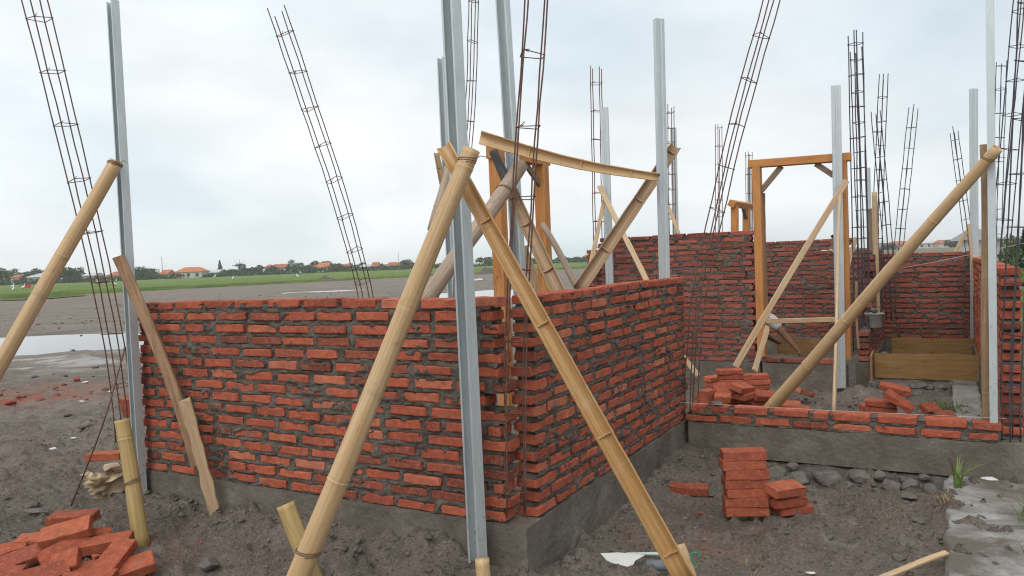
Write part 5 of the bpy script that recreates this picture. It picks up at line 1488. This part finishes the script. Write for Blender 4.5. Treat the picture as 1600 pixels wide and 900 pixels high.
# ------------------------------------------------------------------ far side: trees, village, birds
def crown_mesh(seed, w, h, n, leaf, shape='round'):
    """leaf clumps spread through the crown's volume in uneven lobes"""
    r_ = np.random.default_rng(seed)
    lob = []
    for i in range(9):
        a = r_.uniform(0, 6.28); rr = r_.uniform(.0, .62)
        lob.append((math.cos(a) * rr * w / 2, math.sin(a) * rr * w / 2, h * r_.uniform(.20, .80), w * r_.uniform(.18, .32), h * r_.uniform(.14, .24)))
    V_, F_ = [], []
    for i in range(n):
        if shape == 'cone':
            t = r_.random() ** .8; a = r_.uniform(0, 6.28); rr = (1 - t) * w / 2 * r_.uniform(.5, 1.05) + .02 * w
            c = np.array([math.cos(a) * rr, math.sin(a) * rr, h * (.08 + .92 * t)])
        else:
            L_ = lob[r_.integers(len(lob))]
            d = r_.normal(0, 1, 3); d /= np.linalg.norm(d); q = r_.uniform(.45, 1.05)
            c = np.array([L_[0] + d[0] * L_[3] * q, L_[1] + d[1] * L_[3] * q, L_[2] + d[2] * L_[4] * q])
        s = leaf * r_.uniform(.6, 1.4)
        e1 = r_.normal(0, 1, 3); e1 /= np.linalg.norm(e1); e2 = np.cross(e1, r_.normal(0, 1, 3)); e2 /= np.linalg.norm(e2)
        b0 = len(V_)
        V_ += [c - e1 * s, c - e2 * s * .55, c + e1 * s, c + e2 * s * .55]
        F_.append((b0, b0 + 1, b0 + 2, b0 + 3))
    return np_mesh('crown', np.array(V_), np.array(F_))
def trunk_mesh(seed, h, r, limbs=4, w=3):
    r_ = random.Random(seed); mb = MB()
    mb.tube([(0, 0, -.3), (r * .3, 0, h * .3), (0, r * .3, h * .6), (0, 0, h * .78)], [r, r * .8, r * .55, r * .2], 7)
    for i in range(limbs):
        a = i * 6.28 / limbs + r_.uniform(-.4, .4); z = h * r_.uniform(.3, .5)
        mb.tube([(0, 0, z), (math.cos(a) * w * .17, math.sin(a) * w * .17, z + h * .14), (math.cos(a) * w * .32, math.sin(a) * w * .32, z + h * .24)], [r * .5, r * .35, r * .12], 5)
    return np_mesh('trunk', np.array(mb.v), mb.f)
TREES = []
for i in range(5):
    cm = crown_mesh(50 + i, 6, 6, 700, .42); cm.materials.append(M['leaf'])
    tm = trunk_mesh(50 + i, 6, .16, 4, 6); tm.materials.append(M['bark'])
    TREES.append((cm, tm))
cm = crown_mesh(60, 4.0, 7, 500, .35, 'cone'); cm.materials.append(M['leaf_dark']); tm = trunk_mesh(60, 7, .14, 0, 3); tm.materials.append(M['bark'])
CONE = (cm, tm)
def tree(label, px, top_y, Y, wpx, kind=None, group='trees along the village edge', base_z=0.0, z=None):
    base = P(px, 500, Y); base.z = base_z
    hgt = P(px, top_y, Y).z - base_z; w_ = wpx / FPX * Y
    cm, tm = kind if kind else TREES[int(px) % 5]
    h0, w0 = (7.0, 4.0) if kind is CONE else (5.6, 5.6)
    root = empty('tree', base, px * .7)
    tag(root, label, 'tree', group)
    for nm, me in (('crown', cm), ('trunk', tm)):
        o = link(nm, me, None, root); o.scale = (w_ / w0, w_ / w0, hgt / h0)
    return root
TREE_SPOTS = [(8, 417, 240, 34), (36, 422, 250, 26), (58, 418, 235, 20), (90, 424, 260, 22), (108, 416, 230, 26), (124, 418, 240, 22), (218, 416, 235, 28), (238, 418, 245, 24), (262, 421, 250, 22), (275, 423, 250, 20),
                       (322, 420, 250, 22), (362, 416, 250, 34), (390, 416, 260, 36), (405, 414, 265, 24), (432, 410, 270, 18), (452, 411, 275, 22), (466, 408, 270, 22), (482, 410, 275, 22), (500, 407, 280, 26), (518, 407, 280, 26),
                       (532, 406, 275, 18), (556, 412, 285, 20), (573, 409, 290, 12), (602, 408, 290, 16), (634, 406, 285, 22), (650, 408, 290, 18), (880, 400, 300, 20), (902, 398, 300, 24), (922, 397, 300, 26), (945, 399, 300, 20),
                       (860, 401, 300, 20), (833, 402, 300, 26), (790, 403, 300, 22), (1390, 380, 300, 26), (1418, 380, 300, 20), (1508, 371, 300, 20), (1530, 372, 300, 26)]
MARKS = [(24, 'the low brown-roofed house'), (57, 'the pale house by the left bamboo prop'), (140, 'the grey shed'), (180, 'the red-roofed house by the left post'), (257, 'the small house below the mast'), (296, 'the long orange-roofed house'),
         (332, 'the blue-walled house'), (348, 'the tall pointed tree'), (379, 'the umbrella-shaped tree'), (419, 'the pink-roofed house'), (438, 'the wide red-roofed house'), (505, 'the brightest orange-roofed house'), (540, 'the house behind the second rebar cage'),
         (572, 'the white-walled house'), (587, 'the pointed red-roofed house'), (615, 'the long red-roofed house'), (762, 'the big round tree'), (844, 'the house in the narrow door frame'), (925, 'the red-roofed house past the split bamboo'),
         (1382, 'the blue-grey building'), (1412, 'the long low house on the right'), (1492, 'the rounded dark tree')]
used = {}
for (px, ty, Y, w_) in TREE_SPOTS:
    mx, mk = min(MARKS, key=lambda q: abs(q[0] - px))
    side = 'left' if px < mx else 'right'
    k = used.get((mk, side), 0); used[(mk, side)] = k + 1
    tree(('' if k == 0 else ['', 'second ', 'third ', 'fourth ', 'fifth ', 'sixth '][k]) + 'far green tree just ' + side + ' of ' + mk, px, ty, Y, w_ * 1.2)
tree('tall pointed tree standing above the row, left of centre', 348, 407, 250, 13, CONE)
tree('big round tree on the horizon beside the dark sand heap', 762, 396, 280, 34)
tree('rounded dark tree on the horizon above the back wall', 1492, 369, 260, 26)
um = empty('tree', (P(379, 500, 255).x, 255, 0)); tag(um, 'sparse umbrella-shaped tree in the far row', 'tree', 'trees along the village edge')
cmu = crown_mesh(71, 6, 1.6, 160, .3); link('crown', cmu, M['leaf'], um, (0, 0, P(379, 411, 255).z - 1.6)); link('trunk', trunk_mesh(71, 7.5, .12, 4, 6), M['bark'], um)
cml = crown_mesh(80, 5.6, 5.6, 1500, .22); cml.materials.append(M['leaf_light'])
tree('leafy shrub tree beyond the right hand wall, at the right edge', 1578, 363, 24, 40, (cml, TREES[0][1]), 'trees at the right edge')
tree('dark conifer at the right edge of the picture', 1604, 356, 30, 34, CONE, 'trees at the right edge')
r_ = np.random.default_rng(77)
hx_, hy_, hz_ = [], [], []
n = 16000
t = r_.random(n); hx = -190 + 330 * t; hyb = 222 + 62 * t + 6 * (fbm(t * 30, t * 0, 5, 2) - .5)
top = .7 + 2.1 * fbm(hx * .16, hx * 0, 91, 3) ** 1.3
V_ = np.stack([hx, hyb + r_.normal(0, .6, n), .1 + top * r_.random(n)], -1)
e1 = r_.normal(0, 1, (n, 3)); e1 /= np.linalg.norm(e1, axis=1)[:, None]; e2 = np.cross(e1, r_.normal(0, 1, (n, 3))); e2 /= np.linalg.norm(e2, axis=1)[:, None]
s_ = r_.uniform(.18, .5, n)[:, None]
VV = np.stack([V_ - e1 * s_, V_ - e2 * s_ * .6, V_ + e1 * s_, V_ + e2 * s_ * .6], 1).reshape(-1, 3)
tag(link('far_shrubs', np_mesh('far_shrubs', VV, np.arange(4 * n).reshape(-1, 4)), M['leaf']), 'low tangle of shrubs along the far edge of the rice field', 'shrubs', kind='stuff')
def house(label, px0, px1, wall_y, eave_y, ridge_y, Y, roof='roof_tile', wall='plaster', windows=2, depth=6, hip=False):
    a, b_ = P(px0, 450, Y), P(px1, 450, Y)
    w_ = b_.x - a.x; ze = P((px0 + px1) / 2, eave_y, Y).z; zr = P((px0 + px1) / 2, ridge_y, Y).z
    ze = max(ze, 1.6); zr = max(zr, ze + .8)
    root = empty('house', ((a.x + b_.x) / 2, Y, 0)); tag(root, label, 'house', 'houses of the far village')
    mb = MB(); mb.box((-w_ / 2, 0, -.2), (w_ / 2, depth, ze)); mb.build('wall', M[wall], root)
    o_ = .35; ins = w_ * .22 if hip else -o_
    mb = MB()
    v = [(-w_ / 2 - o_, -o_, ze - .05), (w_ / 2 + o_, -o_, ze - .05), (w_ / 2 + o_, depth + o_, ze - .05), (-w_ / 2 - o_, depth + o_, ze - .05), (-w_ / 2 + ins, depth / 2, zr), (w_ / 2 - ins, depth / 2, zr)]
    v2 = [(x_, y_, z_ + .14) for x_, y_, z_ in v]
    mb.add(v2 + v[:4], [(0, 1, 5, 4), (2, 3, 4, 5), (1, 2, 5), (3, 0, 4), (6, 7, 1, 0), (7, 8, 2, 1), (8, 9, 3, 2), (9, 6, 0, 3), (9, 8, 7, 6)])
    mb.build('roof', M[roof], root)
    for i in range(windows):
        x_ = (i + .5) / windows * w_ - w_ / 2
        mb = MB(); mb.box((x_ - .5, -.04, ze * .38), (x_ + .5, .03, ze * .8)); mb.build('window', M['pane'], root)
    return root
HL = [('low brown-roofed house at the left edge of the village', 19, 30, 0, 434, 430, 232, 'roof_tile', 'plaster', 1),
      ('pale-walled house beside the left bamboo prop', 44, 70, 0, 433, 428, 232, 'roof_grey', 'plaster', 2),
      ('grey shed between trees behind the leaning rebar', 131, 148, 0, 431, 427, 235, 'roof_grey', 'plaster', 1),
      ('red-roofed house just left of the left steel post', 168, 190, 0, 431, 425, 240, 'roof_tile', 'plaster', 2),
      ('small orange-roofed house below the tall mast', 252, 262, 0, 428, 422, 245, 'roof_orange', 'plaster', 1),
      ('long orange-roofed white house, largest in the village at left', 275, 316, 0, 425, 418, 240, 'roof_orange', 'plaster', 3),
      ('small blue-walled house beside the long orange-roofed one', 322, 342, 0, 426, 422, 245, 'roof_grey', 'plaster_blue', 1),
      ('pink-roofed house above the middle of the front wall', 415, 424, 0, 418, 414, 270, 'roof_tile', 'plaster', 1),
      ('wide red-roofed house left of the second rebar cage', 428, 447, 0, 418, 413, 272, 'roof_tile', 'plaster', 2),
      ('small red-roofed house behind the trees at centre left', 486, 497, 0, 418, 414, 275, 'roof_tile', 'plaster', 1),
      ('brightest orange-roofed house left of the second rebar cage', 498, 513, 0, 418, 411, 270, 'roof_orange', 'plaster', 2),
      ('long dull red-roofed house behind the second rebar cage', 514, 530, 0, 418, 413, 275, 'roof_tile', 'plaster', 2),
      ('dull red-roofed house partly behind the second rebar cage', 531, 548, 0, 418, 413, 275, 'roof_tile', 'plaster', 2),
      ('white-walled house right of the second rebar cage', 564, 581, 0, 417, 413, 280, 'roof_grey', 'plaster', 2),
      ('small pointed red-roofed house right of the white one', 583, 591, 0, 417, 410, 280, 'roof_tile', 'plaster', 1),
      ('long red-roofed house left of the thick bamboo prop', 604, 625, 0, 416, 410, 280, 'roof_tile', 'plaster', 3),
      ('red-roofed house partly behind the thick bamboo prop', 630, 642, 0, 415, 409, 285, 'roof_tile', 'plaster', 1),
      ('red-roofed house seen past the orange door jamb', 771, 782, 0, 409, 403, 300, 'roof_tile', 'plaster', 1),
      ('pale long house seen through the narrow door frame', 838, 850, 0, 407, 402, 300, 'roof_tile', 'plaster', 1),
      ('red-roofed house right of the brown split bamboo prop', 912, 938, 0, 403, 398, 310, 'roof_tile', 'plaster', 2),
      ('blue-grey building on the horizon above the back wall', 1375, 1389, 0, 380, 376, 300, 'roof_grey', 'plaster_blue', 1),
      ('long low red-roofed house on the horizon above the back wall', 1392, 1432, 0, 382, 377, 300, 'roof_tile', 'plaster', 2),
      ('white-roofed hall on the horizon above the back wall', 1436, 1470, 0, 380, 376, 300, 'roof_grey', 'plaster', 3),
      ('pink-roofed house left of the rounded dark tree', 1471, 1486, 0, 380, 375, 295, 'roof_tile', 'plaster', 1),
      ('white-roofed hall behind the trees at the right edge', 1566, 1640, 0, 371, 352, 60, 'roof_grey', 'plaster', 2)]
for k, h_ in enumerate(HL): house(*h_, hip=bool(k % 2))
def mast(label, px, top, Y, r=.12):
    b0 = P(px, 500, Y); b0.z = 0; t_ = P(px, top, Y); mb = MB(); H_ = t_.z
    mb.tube([(0, 0, -.2), (0, 0, H_ * .5), (0, 0, H_)], [r, r * .8, r * .5], 6)
    for s in (.55, .7, .85): mb.box((-.25, -.03, H_ * s), (.25, .03, H_ * s + .06))
    tag(mb.build('radio_mast', M['mast'], loc=b0), label, 'mast')
mast('tall thin radio mast above the village at left', 258, 400, 245)
mast('thin pole standing behind the second rebar cage', 627, 393, 290, .09)
mast('thin lamp pole in the rice field left of centre', 470, 408, 200, .06)
def egret(px, py, Y, h, yaw, label):
    b0 = P(px, py, Y); root = empty('egret', b0, yaw); tag(root, label, 'bird', 'white egrets standing in the rice field')
    mb = MB(); mb.tube([(-.32, 0, .26), (-.2, 0, .33), (-.02, 0, .42), (.12, 0, .48), (.17, 0, .56), (.13, 0, .66), (.17, 0, .75), (.22, 0, .80), (.27, 0, .80)], [.01, .07, .105, .075, .04, .03, .03, .045, .015], 8)
    mb.build('body', M['bird'], root, True)
    mb = MB(); mb.tube([(.26, 0, .80), (.38, 0, .78)], [.014, .003], 5); mb.build('beak', M['beak'], root)
    for s in (-.03, .03):
        mb = MB(); mb.tube([(0, s, .36), (-.02, s, .18), (0, s, 0)], .010, 5); mb.build('leg', M['trousers'], root)
    root.scale = (h / .85,) * 3
for k, (px, py, Y) in enumerate([(20, 451, 96), (37, 452, 94), (153, 444, 110), (181, 447, 104), (182, 441, 120), (336, 434, 130), (364, 437, 120), (465, 434, 120), (470, 428, 140), (755, 413, 150), (880, 419, 126), (21, 455, 88)]):
    egret(px, py + 1, Y, .80, k * 1.3, ['leftmost white egret in the rice field', 'white egret beside the red cloth', 'white egret seen through the leaning rebar', 'white egret touching the outline of the wooden slab', 'egret behind another one by the wooden slab',
          'white egret below the small blue-walled house', 'egret right of the left post, farther along the field', 'white egret above the middle of the front wall', 'upper of two egrets above the middle of the front wall',
          'white egret beside the dark sand heap', 'white egret at the field edge seen through the narrow door frame', 'lowest egret at the left picture edge'][k])
fl = empty('scare_flag', P(40, 452, 92)); fl.location.z = .1; tag(fl, 'red cloth on a stick in the rice field', 'flag')
mb = MB(); mb.tube([(0, 0, -.2), (0, 0, 1.0)], .02, 5); mb.build('stick', M['bark'], fl)
mb = MB(); mb.add([(0, 0, 1.0), (.55, .1, .95), (.5, .15, .45), (.02, 0, .5), (0, .03, 1.0), (.55, .13, .95), (.5, .18, .45), (.02, .03, .5)], [(0, 1, 2, 3), (7, 6, 5, 4), (0, 4, 5, 1), (1, 5, 6, 2), (2, 6, 7, 3), (3, 7, 4, 0)]); mb.build('cloth', M['flag'], fl)
def mound(label, px, py, Y, w_, h_, seed):
    b0 = P(px, py, Y); b0.z = -.05
    s, t = np.meshgrid(np.linspace(-1, 1, 30), np.linspace(-1, 1, 30), indexing='ij'); rr = np.hypot(s, t)
    z = np.maximum(1 - rr, 0) ** 1.2 * h_ * (1 + .7 * (fbm(s * 4, t * 4, seed, 3) - .5)); ii = np.arange(900).reshape(30, 30)
    ff = np.stack([ii[:-1, :-1], ii[1:, :-1], ii[1:, 1:], ii[:-1, 1:]], -1).reshape(-1, 4)
    tag(link('sand_heap', np_mesh('sand_heap', np.stack([s * w_, t * w_ * .7, z], -1).reshape(-1, 3), ff, True), M['pebble'], None, b0), label, 'heap', kind='thing')
mound('low grey sand heap at the field edge above the middle of the front wall', 508, 438, 92, 2.2, .75, 3)
mound('dark sand heap at the field edge left of the orange door jamb', 762, 428, 100, 1.8, 1.05, 4)
mound('long low heap of earth left of the grey sand heap', 428, 442, 88, 2.5, .4, 5)

# ------------------------------------------------------------------ people
def skin_mesh(name, verts, edges, radii, parent, m, root_i=0, sub=2):
    me = bpy.data.meshes.new(name); me.from_pydata([tuple(v) for v in verts], edges, []); me.update()
    o = link(name, me, None, parent)
    sk_ = o.modifiers.new('skin', 'SKIN'); sk_.use_smooth_shade = True
    lay = me.skin_vertices[0] if me.skin_vertices else None
    if lay is None:
        me.attributes  # layer is made by the modifier on demand
    if not me.skin_vertices:
        import bmesh
        bm = bmesh.new(); bm.from_mesh(me); bm.verts.layers.skin.verify(); bm.to_mesh(me); bm.free()
    for i, d in enumerate(me.skin_vertices[0].data):
        r = radii[i]; d.radius = r if isinstance(r, tuple) else (r, r); d.use_root = (i == root_i)
    ss = o.modifiers.new('sub', 'SUBSURF'); ss.levels = ss.render_levels = sub
    me.materials.append(m)
    return o
def fingers(verts, edges, radii, wrist_i, palm, side, ln=.075):
    """five short finger chains fanning from the palm"""
    w = Vector(verts[wrist_i]); pd = (palm - w).normalized(); sd = side.normalized()
    pi_ = len(verts); verts.append(palm); edges.append((wrist_i, pi_)); radii.append((.026, .018))
    for k in range(4):
        o_ = sd * (k - 1.5) * .018
        a = len(verts); L_ = ln * (.9, 1.05, 1.0, .8)[k]
        verts.append(palm + pd * .03 + o_); verts.append(palm + pd * (.03 + L_ * .5) + o_ * 1.1 + Vector((0, 0, -.008))); verts.append(palm + pd * (.03 + L_ * .85) + o_ * 1.1 + Vector((0, 0, -.03)))
        edges.extend([(pi_, a), (a, a + 1), (a + 1, a + 2)]); radii.extend([.010, .009, .008])
    a = len(verts); verts.append(w.lerp(palm, .55) + sd * -.035); verts.append(w.lerp(palm, .9) + sd * -.055)
    edges.extend([(pi_, a), (a, a + 1)]); radii.extend([.011, .009])
def person_squat():
    """labourer squatting behind the far wall, one arm reaching down into the door opening"""
    sh = P(1207, 500, 8.78); el = P(1228, 526, 8.70); wr = P(1246, 546, 8.62); palm = P(1250, 553, 8.60)
    right = (W(-1, 0) - W(0, 0)).normalized()
    base = W(.42, 6.35, .0)
    root = empty('person', base); tag(root, 'crouching person in a white short-sleeved shirt reaching down inside the tall door frame', 'person')
    T_ = lambda v: Vector(v) - base
    hip = base + Vector((0, 0, .36)) - right * .12; ch = sh - right * .13 + Vector((0, .10, .0)); belly = hip.lerp(ch, .5) + Vector((0, .02, .03))
    nk = ch + right * .04 + Vector((0, 0, .12)); hd = nk + right * .07 + Vector((0, -.02, .10)); tp = hd + right * .03 + Vector((0, 0, .08))
    sh2 = ch + Vector((0, .26, .0)); el2 = sh2 + right * .16 + Vector((0, .0, -.2)); wr2 = el2 + right * .16 + Vector((0, -.05, -.1))
    kn1 = hip + right * .34 + Vector((0, -.05, .10)); an1 = hip + right * .16 + Vector((0, -.06, -.29)); to1 = an1 + right * .17 - Vector((0, 0, .04))
    kn2 = kn1 + Vector((0, .24, 0)); an2 = an1 + Vector((0, .24, 0)); to2 = to1 + Vector((0, .24, 0))
    vs_ = [T_(q) for q in (hip, belly, ch, nk, hd, tp, sh, el, wr, sh2, el2, wr2, kn1, an1, to1, kn2, an2, to2)]
    ed = [(0, 1), (1, 2), (2, 3), (3, 4), (4, 5), (2, 6), (6, 7), (7, 8), (2, 9), (9, 10), (10, 11), (0, 12), (12, 13), (13, 14), (0, 15), (15, 16), (16, 17)]
    rd = [.12, .115, .12, .055, .088, .06, .055, .040, .030, .055, .040, .030, .068, .042, .035, .068, .042, .035]
    fingers(vs_, ed, rd, 8, T_(palm), Vector((.3, .9, 0)))
    skin_mesh('body', vs_, ed, rd, root, M['skin'])
    cuff = sh.lerp(el, .62)
    sv = [T_(q) for q in (hip, belly, ch, nk.lerp(ch, .6), sh, cuff, sh2, sh2.lerp(el2, .6))]
    skin_mesh('shirt', sv, [(0, 1), (1, 2), (2, 3), (2, 4), (4, 5), (2, 6), (6, 7)], [.145, .14, .15, .09, .082, .068, .082, .066], root, M['shirt'], 0)
    tv = [T_(q) for q in (hip, kn1, an1.lerp(kn1, .15), kn2, an2.lerp(kn2, .15))]
    skin_mesh('trousers', tv, [(0, 1), (1, 2), (0, 3), (3, 4)], [.15, .09, .062, .09, .062], root, M['trousers'], 0)
    skin_mesh('hair', [T_(hd) + Vector((0, .01, .03)), T_(tp) + Vector((0, .01, .015))], [(0, 1)], [.094, .062], root, M['hair'], 0)
person_squat()
def person_stand():
    """labourer standing between the back walls, mostly hidden by the post and jamb"""
    hx = P(1306, 372, 11.35)
    base = Vector((hx.x, 11.35, 0))
    root = empty('person', base); tag(root, 'person in a tan shirt standing between the back walls, half hidden by the steel post', 'person')
    k = hx.z + .10; s = k / 1.70
    V3 = lambda x_, y_, z_: Vector((x_, y_, z_)) * s
    vs_ = [V3(0, 0, .92), V3(0, 0, 1.12), V3(0, 0, 1.33), V3(0, 0, 1.45), V3(0, -.01, 1.56), V3(0, 0, 1.64), V3(-.18, 0, 1.38), V3(-.24, -.03, 1.10), V3(-.20, -.20, .92), V3(.18, 0, 1.38), V3(.24, -.02, 1.10), V3(.22, -.15, .90),
           V3(-.09, 0, .86), V3(-.10, -.01, .48), V3(-.10, .02, .07), V3(-.11, -.14, .03), V3(.09, 0, .86), V3(.10, -.01, .48), V3(.10, .02, .07), V3(.11, -.14, .03)]
    ed = [(0, 1), (1, 2), (2, 3), (3, 4), (4, 5), (2, 6), (6, 7), (7, 8), (2, 9), (9, 10), (10, 11), (0, 12), (12, 13), (13, 14), (14, 15), (0, 16), (16, 17), (17, 18), (18, 19)]
    rd = [.13, .12, .13, .055, .085, .06, .055, .042, .03, .055, .042, .03, .085, .06, .042, .035, .085, .06, .042, .035]
    fingers(vs_, ed, rd, 8, vs_[8] + V3(.01, -.06, -.03), Vector((1, 0, 0))); fingers(vs_, ed, rd, 11, vs_[11] + V3(0, -.06, -.03), Vector((-1, 0, 0)))
    skin_mesh('body', vs_, ed, rd, root, M['skin'])
    skin_mesh('shirt', [V3(0, 0, .88), V3(0, 0, 1.12), V3(0, 0, 1.34), V3(0, 0, 1.42), V3(-.18, 0, 1.38), V3(-.24, -.03, 1.12), V3(.18, 0, 1.38), V3(.24, -.02, 1.12)], [(0, 1), (1, 2), (2, 3), (2, 4), (4, 5), (2, 6), (6, 7)],
              [.155, .15, .155, .08, .08, .062, .08, .062], root, M['shirt_tan'])
    skin_mesh('trousers', [V3(0, 0, .92), V3(-.09, 0, .84), V3(-.10, -.01, .48), V3(-.10, .02, .12), V3(.09, 0, .84), V3(.10, -.01, .48), V3(.10, .02, .12)], [(0, 1), (1, 2), (2, 3), (0, 4), (4, 5), (5, 6)], [.15, .10, .075, .06, .10, .075, .06], root, M['trousers'])
    skin_mesh('hair', [V3(0, .012, 1.60), V3(0, .012, 1.665)], [(0, 1)], [.094, .064], root, M['hair'])
person_stand()

# ------------------------------------------------------------------ damp air over the plain
hm = bpy.data.materials.new('haze'); hm.use_nodes = True
hn = hm.node_tree; hn.nodes.clear()
ho = hn.nodes.new("ShaderNodeOutputMaterial"); hv = hn.nodes.new("ShaderNodeVolumePrincipled")
hv.inputs["Color"].default_value = (.97, .985, 1.0, 1); hv.inputs["Density"].default_value = .00050
hn.links.new(hv.outputs[0], ho.inputs["Volume"])
mb = MB(); mb.box((-760, -70, -1.2), (760, 960, 11.5))
tag(mb.build('haze', hm), 'thin pale haze over the rice field and the far village', 'haze', kind='stuff')
